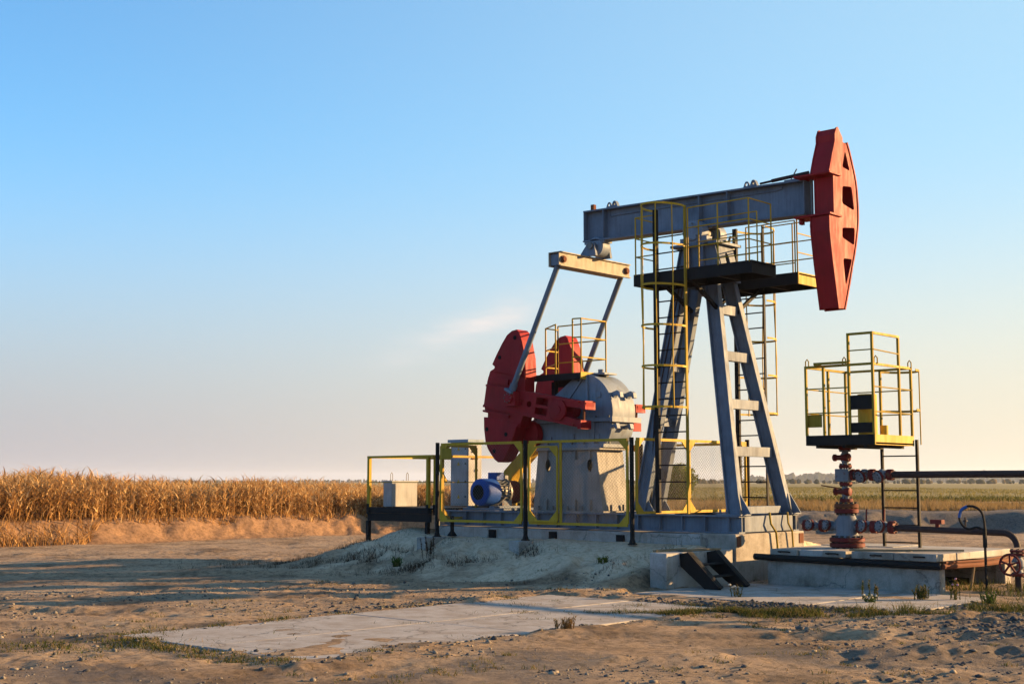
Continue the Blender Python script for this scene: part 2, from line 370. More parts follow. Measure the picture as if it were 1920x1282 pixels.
def soil():
    b_ = bank(S, T)
    dx = np.maximum(np.maximum((-6.3-X)*.72, (X-.72)*9), 0); dy = np.maximum(np.maximum(-1.85-Y, Y-2.3), 0)
    pale = sst(1.25-np.hypot(dx, dy)/2.2+(fbm(X*1.4, Y*1.4, 5, 88)-.5)*1.9)*sst((X+8.2)/1.5)
    u = X-4.0; v = Y+5.4
    lat, dep = (X-3.2)*RT[0]+(Y+5.6)*RT[1], (X-3.2)*FW[0]+(Y+5.6)*FW[1]
    grav_shade = sst(1.3-np.hypot(lat/3.6, dep/.9)+(fbm(X*2, Y*2, 4, 90)-.5)*1.6)
    grav_shade = np.maximum(grav_shade, .8*sst(1.2-np.hypot((X-9.4)/2.6, (Y+4.0)/1.2)+(fbm(X*2, Y*2, 4, 92)-.5)))
    grav_shade = np.maximum(grav_shade, .75*sst((b_+.6)/.8)*sst((3.2-b_)/1)*sst((S-1)/4))  # right bank face: dark earth with its shade painted in
    grav_shade = np.maximum(grav_shade, .6*sst((fbm(X*.55, Y*.55, 5, 95)-.55)*7)*sst((19-T)/5))
    field = sst((b_-3)/3)
    return pale, grav_shade, field
for nm, arr in zip(('pale', 'gravel_and_shade', 'field', 'clay'), soil()+(sst((bank(S, T)+.5)/.7)*sst((3.4-bank(S, T))/1.)*sst((1-S)/4),)):
    a = ground.data.attributes.new(nm, 'FLOAT', 'POINT'); a.data.foreach_set('value', arr.astype(np.float32).ravel())
def ground_mat():
    m, t, b = newmat('ground')
    n1 = pos_noise(t, .55, 8, .68); r1 = ramp(t, [(.28, (.11, .075, .05)), (.40, (.25, .175, .11)), (.52, (.40, .29, .19)), (.72, (.48, .37, .25))]); t.links.new(n1.outputs[0], r1.inputs[0])
    n2 = pos_noise(t, 9, 7, .75); r2 = ramp(t, [(.36, (.3,)*3), (.54, (1, 1, 1))]); t.links.new(n2.outputs[0], r2.inputs[0])
    c = mix(t, .85, r1.outputs[0], r2.outputs[0], 'MULTIPLY')
    def at(nm):
        a = t.nodes.new('ShaderNodeAttribute'); a.attribute_name = nm; return a.outputs['Fac']
    rp = ramp(t, [(.32, (.42, .31, .205)), (.54, (.76, .60, .43))]); t.links.new(n2.outputs[0], rp.inputs[0])
    rk = ramp(t, [(.34, (.13, .075, .04)), (.56, (.33, .20, .115))]); t.links.new(n2.outputs[0], rk.inputs[0]); c = mix(t, at('clay'), c, rk.outputs[0])
    c = mix(t, at('pale'), c, rp.outputs[0])
    n3 = pos_noise(t, 16, 4, .8); rg = ramp(t, [(.35, (.045, .045, .05)), (.6, (.13, .13, .135)), (.75, (.22, .2, .17))]); t.links.new(n3.outputs[0], rg.inputs[0])
    c = mix(t, at('gravel_and_shade'), c, rg.outputs[0])
    nf = pos_noise(t, .05, 6, .7, (RT[0]*.5+.2, 1.2, 1)); rf = ramp(t, [(.35, (.15, .135, .045)), (.5, (.26, .21, .08)), (.65, (.18, .165, .055))]); t.links.new(nf.outputs[0], rf.inputs[0])
    n5 = pos_noise(t, .9, 5, .7); rs = ramp(t, [(.3, (.13, .09, .05)), (.7, (.26, .18, .10))]); t.links.new(n5.outputs[0], rs.inputs[0])
    cd = t.nodes.new('ShaderNodeVectorMath'); cd.operation = 'DISTANCE'; g = t.nodes.new('ShaderNodeNewGeometry')
    t.links.new(g.outputs['Position'], cd.inputs[0]); cd.inputs[1].default_value = (float(to_xy(0, 0)[0]), float(to_xy(0, 0)[1]), 0)
    mr = t.nodes.new('ShaderNodeMapRange'); mr.inputs[1].default_value = 62; mr.inputs[2].default_value = 85; t.links.new(cd.outputs['Value'], mr.inputs[0])
    cf = mix(t, mr.outputs[0], rs.outputs[0], rf.outputs[0])
    c = mix(t, at('field'), c, cf)
    c = mix(t, 1.0, c, (.82, .80, .78), 'MULTIPLY')
    t.links.new(c, b.inputs['Base Color']); b.inputs['Roughness'].default_value = .95; b.inputs['Specular IOR Level'].default_value = .2
    n6 = pos_noise(t, 13, 10, .85); bump(t, b, n6.outputs[0], .9, .05)
    MATS['ground'] = m; return m
ground.data.materials.append(ground_mat())
def gz(x, y): return float(height(np.array([float(x)]), np.array([float(y)]))[0])
# ------------------------------------------------------------------ concrete work
fnd = thing('concrete_foundation', (-2.5, 0, 0), 'long concrete foundation under the blue-grey steel skid of the pumping unit', 'foundation')
MB().box(-6.25, .58, -1.08, 1.08, -.25, .82).build('base_slab', 'concrete_pale', fnd, .02)
MB().box(.6, 1.35, -1.17, 1.17, -.25, .84).build('front_block', 'concrete', fnd, .02)
MB().box(1.351, 1.362, -1.13, -1.0, .62, .8).box(1.351, 1.362, .98, 1.13, .62, .8).each('corner_plate', 'rust', fnd)
pk = MB().box(-4.62, -4.45, -1.13, -1.081, .58, .78).build('anchor_pocket', 'black', fnd)
share(pk, fnd, (1.63, 0, 0)); share(pk, fnd, (3.3, 0, -.02))
MB().tube([(1.0, -1.18, .5), (1.0, -1.24, .56), (1.06, -1.24, .56), (1.06, -1.18, .5)], .012, 6).build('lifting_loop', 'black', fnd)

wallb = thing('concrete_block', (1.1, -2.2, 0), 'upright concrete block standing in the sand behind the black steel steps', 'block')
MB().box(.97, 1.31, -3.17, -1.175, -.2, .585).build('block_body', 'concrete_pale', wallb, .015)
MB().bar((.95, -3.0, .605), (1.0, -2.2, .615), .08, .035).bar((1.1, -2.5, .605), (1.25, -1.6, .605), .2, .025).each('loose_plank', 'timber', wallb)

st = thing('steel_steps', (1.7, -2.4, 0), 'black steel steps leaning on the concrete block by the sand mound', 'steps')
for y in (-2.78, -1.98):
    MB().prism([(1.32, .57), (1.52, .60), (2.12, .05), (2.02, -.02), (1.86, -.02), (1.34, .36)], 'Y', y-.035, y+.035).bar((1.5, y+.0, .6), (2.1, y+.0, .045), .14, .02).build('stringer', 'black', st)
for x, z in ((1.55, .40), (1.75, .21)):
    MB().box(x-.08, x+.12, -2.74, -2.02, z-.02, z).build('tread', 'black', st)

cel = thing('concrete_cellar', (3.5, 0, 0), 'low concrete well cellar with slab lid in front of the pumping unit', 'well cellar')
MB().box(1.95, 5.05, -1.12, -.92, -.2, .43).build('cellar_wall', 'concrete', cel, .015)
MB().box(1.95, 2.12, -.915, 1.65, -.2, .43).build('cellar_wall', 'concrete', cel, .015)
MB().box(4.88, 5.05, 1.4, 1.65, -.2, .43).build('cellar_wall', 'concrete', cel, .015)
MB().box(2.13, 4.87, 1.45, 1.64, -.2, .43).build('cellar_wall', 'concrete', cel, .015)
MB().box(2.13, 4.4, -.91, 1.44, -.2, .1).build('cellar_floor', 'dark_hole', cel)
MB().tube([(1.75, -1.2, .475), (3.4, -1.18, .45), (5.1, -1.17, .44)], .055, 8).build('edge_pipe', 'black', cel)
MB().tube([(5.12, -1.15, .44), (5.16, .2, .42), (5.14, 1.2, .43), (5.1, 1.8, .47)], .045, 8).tube([(5.14, -1.1, .5), (5.2, .1, .485), (5.16, 1.6, .52)], .02, 6).build('edge_pipe', 'rust', cel)
xs = [2.0, 2.55, 2.95, 3.32, 3.36]
lay = [(2.0, 2.52, -1.10, 'concrete'), (2.535, 2.98, -1.06, 'concrete_pale'), (2.995, 3.42, -1.09, 'timber'), (3.56, 4.3, -1.13, 'timber'), (4.315, 5.03, -1.15, 'concrete')]
for x0, x1, y0, mt in lay:
    MB().box(x0, x1, y0+random.uniform(-.03, .03), -.45, .505, .625+random.uniform(-.02, .015)).build('cover_slab', 'concrete' if mt == 'timber' else mt, cel, .012)
for x0, x1, y0, y1 in ((2.0, 2.95, -.44, .6), (2.97, 4.0, -.44, .62), (4.02, 5.04, -.44, .62), (2.0, 3.4, .63, 1.66), (3.42, 5.05, .63, 1.66)):
    MB().box(x0, x1, y0, y1, .505, .62+random.uniform(-.008, .008)).build('cover_slab', 'concrete_pale', cel, .012)
for x in (2.3, 3.2, 4.0, 4.75):
    MB().tube([(x-.09, -1.1, .56), (x-.09, -1.19, .575), (x+.09, -1.19, .575), (x+.09, -1.1, .56)], .013, 6).build('lifting_loop', 'black', cel)
MB().bar((3.5, -1.1, .64), (5.0, -.1, .645), .09, .03).build('loose_board', 'timber', cel)

pv = MB()
pad = bpy.data.objects.new('pavement', None); COL.objects.link(pad); tag(pad, 'grey concrete road slabs sunk in the sand', None, kind='structure'); ORG['pavement'] = Vector((0, 0, 0))
for (x0, x1, y0, y1, z) in ((.6, 2.17, -12.75, -9.4, .0), (2.19, 3.9, -12.75, -9.4, .002), (.6, 2.17, -9.38, -5.3, .001), (2.19, 3.9, -9.38, -5.3, -.001),
                            (1.38, 2.9, -4.2, -1.19, .0), (2.93, 4.45, -4.25, -1.19, .006), (4.48, 6.0, -4.2, -1.19, .0)):
    MB().box(x0, x1, y0, y1, -.12, .015+z).build('concrete_slab', 'pad', pad, .012)

# ------------------------------------------------------------------ the pumping unit
pj = thing('pump_jack', (0, 0, .84), 'large blue-grey oil pump jack with red horsehead and red counterweights', 'pump jack')
# skid
sk = node('skid', pj)
for y in (-.92, .92):
    MB().ibeam((-6.1, y, 1.0), (1.33, y, 1.0), .2, .31, .025, .02).build('skid_beam', 'grey', sk)
    for k in range(15):
        x = -5.9+k*.5; MB().box(x-.01, x+.01, y-(.095 if y < 0 else -.012), y+(.095 if y > 0 else -.012), .872, 1.128).build('stiffener', 'grey', sk)
for x in (-6.05, -4.2, -2.1, -1.3, 0): MB().box(x-.06, x+.06, -.818, .818, .9, 1.12).build('cross_beam', 'grey', sk)
MB().box(1.16, 1.32, -.818, .818, .86, 1.145).build('front_beam', 'grey', sk, .008)
MB().box(.85, 1.38, -1.03, -.7, 1.157, 1.182).box(.85, 1.38, .7, 1.03, 1.157, 1.182).each('foot_plate', 'grey', sk)
MB().box(-.9, -.5, -1.02, 1.02, 1.158, 1.178).box(-1.6, -1.15, -.5, .5, 1.158, 1.182).each('foot_plate', 'grey', sk)
MB().box(.98, 1.2, -.55, .6, 1.184, 1.31).build('ballast_box', 'grey', sk)
MB().tube([(1.36, -.05, 1.2), (1.40, -.08, 1.0), (1.42, .06, .85), (1.42, .1, .6), (1.4, .12, .2)], .02, 7).tube([(1.37, .55, 1.2), (1.40, .52, 1.0), (1.42, .62, .85), (1.4, .72, .2)], .017, 7).each('cable', 'olive', sk)
# tower
tw = node('tower', pj)
FT = {(1, -1): ((1.15, -.85, 1.17), (.24, -.2, 6.2)), (1, 1): ((1.15, .85, 1.17), (.24, .2, 6.2)), (-1, -1): ((-1.38, -.27, 1.17), (-.22, -.24, 6.2)), (-1, 1): ((-1.38, .27, 1.17), (-.22, .24, 6.2))}
def leg_at(k, z):
    a, b = FT[k]; t = (z-a[2])/(b[2]-a[2]); return Vector(a).lerp(Vector(b), t)
for k, (a, b) in FT.items():
    m = MB(); wf = .13
    a = Vector(a); b = Vector(b); d = (b-a).normalized(); sx = Vector((1, 0, 0)); sx = (sx-d*sx.dot(d)).normalized()
    m.bar(a, b, .025, .24, sx)                                        # web seen from the side
    m.bar(a+sx*.125, b+sx*.125, wf, .024, sx); m.bar(a-sx*.125, b-sx*.125, wf, .024, sx)
    lg = m.build('leg', 'grey', tw)
    z0 = 1.183; y = a.y
    MB().prism([(a.x+.145, z0), (a.x+.33, z0), (a.x+.10, z0+.36)], 'Y', y-.012, y+.012).build('gusset', 'grey', tw)
    if k[0] > 0:
        for bx, by in ((.9, -.08), (.9, .08), (1.33, -.08), (1.33, .08)): MB().cyl((bx, y+by*1.3, 1.183), (bx, y+by*1.3, 1.26), .022, 8).build('anchor_bolt', 'steel', tw)
for z in (2.3, 3.17, 4.07, 4.96):
    p = leg_at((1, -1), z); q = leg_at((1, 1), z)
    MB().box(p.x-.04, p.x+.075, p.y+.07, q.y-.07, z-.09, z+.09).build('cross_bar', 'grey', tw, .006)
for z in (1.9, 2.9, 3.95, 4.95):
    p = leg_at((-1, -1), z); q = leg_at((-1, 1), z)
    MB().box(p.x-.05, p.x+.05, p.y+.07, q.y-.07, z-.08, z+.08).build('cross_bar', 'grey', tw)
MB().tube([(-.3, -.36, 5.6), (-1.0, -.3, 3), (-1.2, -.2, 1.2)], .016, 6).tube([(-.22, -.36, 5.6), (-.85, -.3, 3), (-1.05, -.2, 1.2)], .012, 6).each('conduit', 'pipe', tw)
hd = node('tower_head', pj)
for y in (-.30, .27): MB().prism([(-.42, 5.45), (.62, 5.5), (.44, 6.2), (-.27, 6.2)], 'Y', y, y+.03).build('side_plate', 'grey', hd)
def oval(cx, cz, rx, rz, n=14): return [(cx+rx*math.cos(2*math.pi*k/n), cz+rz*math.sin(2*math.pi*k/n)) for k in range(n)]
sl = MB(); fr = [(-.266, 5.5), (.266, 5.5), (.266, 6.2), (-.266, 6.2)]
sl.prism(fr, 'X', 0, .03, [oval(.0, 5.9, .07, .17)])
sl.v = [(x+.60-(z-5.5)/.7*.17, y, z) for x, y, z in sl.v]; sl.build('front_plate', 'grey', hd)
sl2 = MB().box(-.02, .02, -.266, .266, 5.46, 6.19); sl2.v = [(x-.38+(z-5.46)/.7*.13, y, z) for x, y, z in sl2.v]; sl2.build('rear_plate', 'grey', hd)
for x in (-.12, .2): MB().prism([(x-.03, 5.5), (x+.03, 5.5), (x+.02, 6.18), (x-.02, 6.18)], 'Y', -.37, -.302).each('rib', 'grey', hd)
MB().box(-.5, .56, -.42, .42, 6.203, 6.25).build('saddle_plate', 'grey', hd)
for x in (-.3, .5):
    for z in (5.62, 5.85): MB().cyl((x, -.33, z), (x, -.302, z), .025, 8).build('bolt', 'steel', hd)
for y0, y1 in ((-.42, -.2), (.2, .42)):
    hb = MB().lathe((0.02, y0, 6.47), (0, 1, 0), [(-.03, .12), (-.03, .17), (0, .19), (0, .225), (y1-y0, .225), (y1-y0, .19), (y1-y0+.03, .17), (y1-y0+.03, .12)], 24)
    hb.box(-.28, .33, y0+.02, y1-.02, 6.252, 6.36); hb.build('bearing_housing', 'gearbox_grey', hd)
    for k in range(6):
        a_ = k*math.pi/3+.4; yy = y0-.03 if y0 < 0 else y1+.03; px, pz = .02+.15*math.cos(a_), 6.47+.15*math.sin(a_)
        MB().cyl((px, yy, pz), (px, yy+(-.02 if y0 < 0 else .02), pz), .018, 6).build('bolt', 'steel', hd)
MB().cyl((.02, -.19, 6.47), (.02, .19, 6.47), .11).box(-.22, .28, -.14, .14, 6.56, 6.64).build('pivot_shaft', 'steel', hd)
MB().box(.3, .36, -.5, .5, 6.2, 6.23).tube([(.42, .18, 6.25), (.45, .22, 6.4), (.45, .38, 6.4), (.42, .42, 6.25)], .025, 7).build('grease_fitting', 'steel', hd)
# walking beam, tilted slightly: rear end a little higher
wb = node('walking_beam', pj)
def bz(x): return 7.305 - (x+2.88)*.0225
HB = .65
p0 = Vector((-2.88, 0, bz(-2.88)-HB/2)); p1 = Vector((2.27, 0, bz(2.27)-HB/2))
MB().ibeam(p0, p1, .3, HB, .03, .03).build('beam_body', 'grey', wb)
def plate(x, th=.02, yy=.145): return MB().box(x-th/2, x+th/2, -yy, yy, bz(x)-HB+.032, bz(x)-.032)
plate(-2.86).build('end_plate', 'grey', wb); plate(2.262, .02, .15).build('end_plate', 'grey', wb)
for x in (-2.36, -.02, .62): plate(x, .02, .145).build('stiffener', 'grey', wb)
for x in (-2.3, -2.12, .98, 1.16):
    z = bz(x); MB().prism([(x-.09, z), (x+.09, z), (x+.045, z+.11), (x+.02, z+.14), (x-.02, z+.14), (x-.045, z+.11)], 'Y', -.012 - (.06 if x in (-2.12, 1.16) else 0), .012, [oval(x, z+.08, .025, .03, 8)]).build('lifting_lug', 'grey', wb)
MB().box(-2.68, -2.6, -.14, -.06, bz(-2.64), bz(-2.64)+.11).build('stop_block', 'rust', wb)
MB().tube([(-2.28, -.03, bz(-2.28)-.02), (-2.26, -.03, bz(-2.2)-.17), (-2.1, -.03, bz(-2.1)-.15), (1.6, -.03, bz(1.6)-.12), (1.75, -.03, bz(1.75)-.1), (1.76, -.03, bz(1.76)-.02)], .013, 6).build('grease_line', 'grey', wb)
MB().tube([(1.3, -.05, bz(1.3)+.05), (1.85, -.05, bz(1.85)+.09)], .022, 8).tube([(1.55, -.05, bz(1.55)+.07), (2.3, -.02, bz(2.3)+.13)], .035, 8).build('tie_rod', 'pipe', wb)
MB().tube([(1.9, -.02, bz(1.9)), (2.08, -.06, bz(2.0)+.22)], .012, 6).box(1.86, 2.3, -.14, .14, bz(2.1)+.004, bz(2.1)+.03).build('jack_lever', 'grey', wb)
# horsehead, swung aside on its hinge: its arc looks away over the far side
hh = node('horsehead', pj)
side = [(.02, 8.07), (.10, 7.98), (.18, 7.90), (.18, 7.82), (.31, 7.81), (.40, 7.65), (.49, 7.45), (.57, 7.26), (.62, 7.08), (.65, 6.83), (.66, 6.59), (.64, 6.38), (.59, 6.18), (.50, 5.87), (.38, 5.57), (.27, 5.27), (.15, 4.97), (.08, 4.80), (-.11, 4.78),
        (-.28, 5.6), (-.37, 6.15), (-.37, 6.42), (-.20, 6.45), (-.20, 7.15), (-.34, 7.2), (-.23, 7.5), (-.10, 7.80), (-.10, 7.92), (-.03, 8.05)]
holes = [[(.26, 7.68), (.14, 7.36), (.42, 7.33)], [(.13, 7.01), (.47, 7.05), (.55, 6.62), (.10, 6.69)], [(.09, 6.25), (.55, 6.31), (.51, 5.98), (.08, 6.07)], [(.09, 5.70), (.42, 5.72), (.16, 5.2)]]
def rnd(poly, f=.14):
    o = []
    for i in range(len(poly)):
        a, b, c = Vector(poly[i-1]), Vector(poly[i]), Vector(poly[(i+1) % len(poly)])
        o += [tuple(b.lerp(a, f)), tuple(b.lerp(a, f*.35).lerp(c, f*.15)), tuple(b.lerp(c, f))]
    return o
hr = [rnd(h) for h in holes]
def smooth(pts, k=3):
    """Catmull-Rom through the points"""
    o = []; P_ = [Vector(p) for p in pts]
    for i in range(len(P_)-1):
        a, b, c, d = P_[max(i-1, 0)], P_[i], P_[i+1], P_[min(i+2, len(P_)-1)]
        for j in range(k):
            t = j/k; o.append(tuple(.5*((2*b)+(c-a)*t+(2*a-5*b+4*c-d)*t*t+(3*b-a-3*c+d)*t**3)))
    return o+[tuple(P_[-1])]
side = side[:4]+smooth(side[4:18])+side[18:]
MB().prism(side, 'X', 2.86, 2.885, hr).build('side_plate', 'red', hh)
MB().prism(side, 'X', 2.50, 2.525, hr).build('side_plate', 'red', hh)
def sheet(pts, x0, x1, th, mbx):
    """bent plate that follows a line of (y, z) points between x0 and x1"""
    for (ya, za), (yb, zb) in zip(pts[:-1], pts[1:]):
        n = Vector((zb-za, ya-yb)).normalized()*th
        mbx.add([(x0, ya, za), (x1, ya, za), (x1, yb, zb), (x0, yb, zb), (x0, ya-n.x, za-n.y), (x1, ya-n.x, za-n.y), (x1, yb-n.x, zb-n.y), (x0, yb-n.x, zb-n.y)],
                [(0,1,2,3),(7,6,5,4),(0,4,5,1),(1,5,6,2),(2,6,7,3),(3,7,4,0)])
    return mbx
arc = [(.31, 7.83), (.40, 7.67), (.49, 7.47), (.57, 7.28), (.62, 7.10), (.65, 6.84), (.66, 6.59), (.64, 6.37), (.59, 6.16), (.50, 5.86), (.38, 5.56), (.27, 5.26), (.15, 4.96), (.08, 4.79)]
sheet([(y+.008, z) for y, z in smooth(arc)], 2.485, 2.90, .03, MB()).build('arc_plate', 'red', hh)
sheet([(-.11, 4.80), (-.28, 5.6), (-.36, 6.15), (-.36, 6.41)], 2.527, 2.858, -.02, MB()).build('back_plate', 'red', hh)
sheet([(-.19, 6.45), (-.19, 7.14)], 2.527, 2.858, -.02, MB()).build('back_plate', 'red', hh)
sheet([(-.33, 7.21), (-.22, 7.5), (-.09, 7.80), (-.09, 7.92), (-.02, 8.04)], 2.527, 2.858, -.02, MB()).build('back_plate', 'red', hh)
MB().box(2.2, 2.93, -.40, .02, 7.165, 7.195).build('hinge_plate', 'red', hh)
MB().box(2.2, 2.93, -.42, .02, 6.425, 6.455).build('hinge_plate', 'red', hh)
MB().cyl((2.37, -.05, 6.3), (2.37, -.05, 7.3), .028).cyl((2.37, -.05, 6.3), (2.37, -.05, 6.36), .05).build('hinge_pin', 'steel', hh)
MB().box(2.24, 2.30, -.3, -.2, 6.33, 6.42).cyl((2.8, -.13, 4.95), (2.8, -.16, 4.95), .03, 8).build('latch', 'red', hh)
# equalizer and its bearing
eq = node('equalizer', pj)
MB().box(-2.70, -2.68, -1.15, 1.15, 6.03, 6.32).box(-2.96, -2.94, -1.15, 1.15, 6.03, 6.32).box(-2.939, -2.701, -1.15, 1.15, 6.30, 6.32).box(-2.939, -2.701, -1.0, 1.0, 6.03, 6.05).box(-2.68, -2.64, -1.15, 1.15, 6.302, 6.32).box(-2.68, -2.64, -1.15, 1.15, 6.03, 6.048).build('equalizer_beam', 'equalizer_sunlit', eq)
for y in (-1.03, 1.03): MB().cyl((-2.99, y, 6.17), (-2.62, y, 6.17), .05, 14).lathe((-2.68, y, 6.17), (1, 0, 0), [(0, .075), (.03, .075), (.04, .055)], 8).build('pitman_pin', 'rust', eq)
MB().lathe((-2.58, -.15, 6.53), (0, 1, 0), [(0, .1), (0, .17), (.03, .2), (.27, .2), (.3, .17), (.3, .1)], 24).box(-2.86, -2.34, -.13, .13, 6.6, 6.66).build('bearing_housing', 'gearbox_grey', eq)
for y in (-.27, .21): MB().prism([(-2.9, 6.322), (-2.45, 6.322), (-2.50, 6.6), (-2.66, 6.6)], 'Y', y, y+.06).build('bearing_cheek', 'grey', eq)
MB().cyl((-2.58, -.31, 6.53), (-2.58, .31, 6.53), .07, 16).build('equalizer_pin', 'steel', eq)
for x in (-2.8, -2.42): MB().cyl((x, -.1, 6.56), (x, -.1, 6.68), .03, 8).build('bolt', 'steel', eq)
# cranks, counterweights, pitmans: the crank tilts down towards the tower
SH = (-2.87, 3.17); AN = R_(10.5); cA, sA = math.cos(AN), math.sin(AN)
def cr(u, v): return (SH[0]-u*cA+v*sA, SH[1]+u*sA+v*cA)
PIN = cr(1.22, .06)
for sgn in (-1, 1):
    def yy(a): return sgn*a
    ck = node('crank', pj)
    body = [cr(*p) for p in [(-.68, .13), (-.68, .25), (.2, .25), (2.05, .24), (2.05, -.24), (.2, -.26), (-.6, -.26), (-.6, -.13), (-.2, -.10), (-.12, .0), (-.2, .10)]]
    hs = [[cr(*p) for p in q] for q in ([(.3, .03), (.3, .17), (.62, .17), (.62, .03)], [(.3, -.17), (.3, -.03), (.62, -.03), (.62, -.17)])]
    hs += [[cr(u+.065*math.cos(t*math.pi/5), .0+.065*math.sin(t*math.pi/5)) for t in range(10)] for u in (.8, .98)]
    MB().prism(body, 'Y', yy(.70), yy(.96), hs).build('crank_arm', 'red', ck)
    MB().prism([cr(*p) for p in [(-.5, .2), (-.5, .25), (2.05, .24), (2.05, .2)]], 'Y', yy(.961), yy(.985)).prism([cr(*p) for p in [(-.45, -.26), (-.45, -.21), (2.05, -.19), (2.05, -.24)]], 'Y', yy(.961), yy(.985)).each('crank_rim', 'red', ck)
    MB().prism([cr(*p) for p in [(.28, .2), (.28, -.2), (.68, -.2), (.68, .2)]], 'Y', yy(.72), yy(.74)).build('crank_web', 'red', ck)
    c0 = cr(0, 0)
    MB().lathe((c0[0], yy(.955), c0[1]), (0, sgn, 0), [(0, .21), (.04, .21), (.05, .19), (.05, .1)], 24).build('crank_hub', 'red', ck)
    MB().lathe((c0[0], yy(.42), c0[1]), (0, sgn, 0), [(0, .13), (.28, .13), (.281, .09), (.6, .09), (.6, .03)], 18).build('crank_shaft', 'red', ck)
    for u, v in ((-.64, .19), (-.6, -.2)):
        a_, b_ = cr(u+.07, v+.075), cr(u-.05, v-.075)
        MB().box(min(a_[0], b_[0]), max(a_[0], b_[0]), min(yy(.66), yy(.98)), max(yy(.66), yy(.98)), min(a_[1], b_[1]), max(a_[1], b_[1])).build('clamp_lug', 'red', ck)
    cb = cr(-.58, 0); MB().tube([(cb[0]-.02, yy(.85), cb[1]-.22), (cb[0], yy(.85), cb[1]+.22)], .025, 8).build('clamp_bolt', 'rust', ck)
    MB().box(PIN[0]-.14, PIN[0]+.14, min(yy(.962), yy(1.1)), max(yy(.962), yy(1.1)), PIN[1]-.16, PIN[1]+.13).lathe((PIN[0]-.03, yy(1.1), PIN[1]), (0, sgn, 0), [(0, .115), (.03, .115), (.04, .1)], 20).build('crank_pin_housing', 'red', ck)
    for k in range(8):
        a_ = k*math.pi/4; x_, z_ = PIN[0]-.03+.09*math.cos(a_), PIN[1]+.09*math.sin(a_)
        MB().cyl((x_, yy(1.138), z_), (x_, yy(1.155), z_), .012, 6).build('bolt', 'steel', ck)
    # weights
    cw = node('counterweight', pj)
    upper = [(-4.013, 4.87), (-4.15, 4.85), (-4.28, 4.775), (-4.43, 4.595), (-4.58, 4.38), (-4.70, 4.19), (-4.63, 4.14), (-4.66, 4.03), (-3.765, 3.86), (-3.763, 3.95), (-3.78, 4.275), (-3.865, 4.61), (-3.95, 4.815)]
    mid = [(-4.78, 4.05), (-4.64, 4.11), (-3.80, 3.95), (-3.80, 3.2), (-3.95, 2.86), (-4.85, 3.03), (-4.84, 3.22), (-4.935, 3.25), (-4.92, 3.5), (-4.86, 3.85)]
    lower = [(-4.935, 3.10), (-4.93, 2.85), (-4.885, 2.56), (-4.80, 2.40), (-4.73, 2.32), (-4.62, 2.2), (-4.53, 2.15), (-4.43, 2.165), (-4.35, 2.22), (-4.22, 2.42), (-4.1, 2.67), (-4.01, 2.86), (-3.93, 2.925)]
    MB().prism(upper, 'Y', yy(.60), yy(.95)).build('upper_weight', 'red', cw, .015)
    MB().prism(mid, 'Y', yy(.62), yy(.925)).build('middle_weight', 'red', cw, .01)
    MB().prism(lower, 'Y', yy(.60), yy(.95)).build('lower_weight', 'red', cw, .015)
    MB().prism([cr(*p) for p in [(1.45, .30), (1.45, .42), (2.02, .40), (2.02, .30)]], 'Y', yy(.926), yy(.97)).prism([cr(*p) for p in [(1.3, -.30), (1.3, -.36), (2.05, -.34), (2.05, -.30)]], 'Y', yy(.926), yy(.97)).each('clamp_strip', 'red', cw)
    for x, z in ((-4.05, 4.70), (-4.48, 4.32), (-4.84, 2.84), (-4.30, 2.72), (-4.63, 2.38)):
        MB().cyl((x, yy(.951), z), (x, yy(.956), z), .045, 12).build('bolt_hole', 'dark_hole', cw)
    # pitman
    pm = node('pitman_arm', pj)
    a_ = Vector((PIN[0], yy(1.04), PIN[1]+.14)); b_ = Vector((-2.82, yy(1.03), 6.05))
    MB().cyl(a_, b_, .058, 14).build('pitman_rod', 'grey', pm)
    d = (b_-a_).normalized()
    MB().bar(a_-d*.02, a_+d*.03, .2, .26, (0, 1, 0)).cyl(a_, a_+d*.16, .075, 12).build('pitman_foot', 'grey', pm)
    MB().box(-2.93, -2.71, min(yy(.95), yy(1.11)), max(yy(.95), yy(1.11)), 6.055, 6.28).build('pitman_head', 'grey', pm)
# gearbox on its stand
gs = node('gearbox_stand', pj)
Q = [(-4.02, 1.18), (-2.2, 1.18), (-2.34, 2.38), (-3.88, 2.38)]
for y in (-.42, .40): MB().prism(Q, 'Y', y, y+.02, [oval(-3.62, 2.08, .07, .13), oval(-2.52, 2.08, .07, .13)]).build('side_plate', 'stand_grey', gs)
for s_, x0, x1 in ((1, -2.2, -2.34), (-1, -4.02, -3.88)):
    m = MB(); t_ = .02*s_
    m.add([(x0, -.398, 1.18), (x0, .398, 1.18), (x1, .398, 2.38), (x1, -.398, 2.38), (x0-t_, -.398, 1.18), (x0-t_, .398, 1.18), (x1-t_, .398, 2.38), (x1-t_, -.398, 2.38)], [(0,1,2,3),(7,6,5,4),(0,4,5,1),(1,5,6,2),(2,6,7,3),(3,7,4,0)]); m.build('end_plate', 'stand_grey', gs)
MB().box(-3.98, -2.2, -.5, .5, 2.385, 2.43).build('top_plate', 'stand_grey', gs); MB().box(-4.12, -2.1, -.52, .52, 1.147, 1.177).each('foot_plate', 'stand_grey', gs)
for k in range(4):
    x = -3.62+k*.38
    MB().prism([(x-.008, 1.178), (x+.008, 1.178), (x+.008, 1.4), (x-.008, 1.4)], 'Y', -.48, -.421).each('rib', 'stand_grey', gs)
    MB().prism([(x-.008, 2.2), (x+.008, 2.2), (x+.008, 2.384), (x-.008, 2.384)], 'Y', -.47, -.421).each('rib', 'stand_grey', gs)
    MB().cyl((x-.2, -.47, 1.178), (x-.2, -.47, 1.27), .02, 6).build('anchor_bolt', 'steel', gs)
for y in (-.2, .2): MB().cyl((-2.16, y, 1.178), (-2.16, y, 1.3), .025, 6).build('anchor_bolt', 'steel', gs)
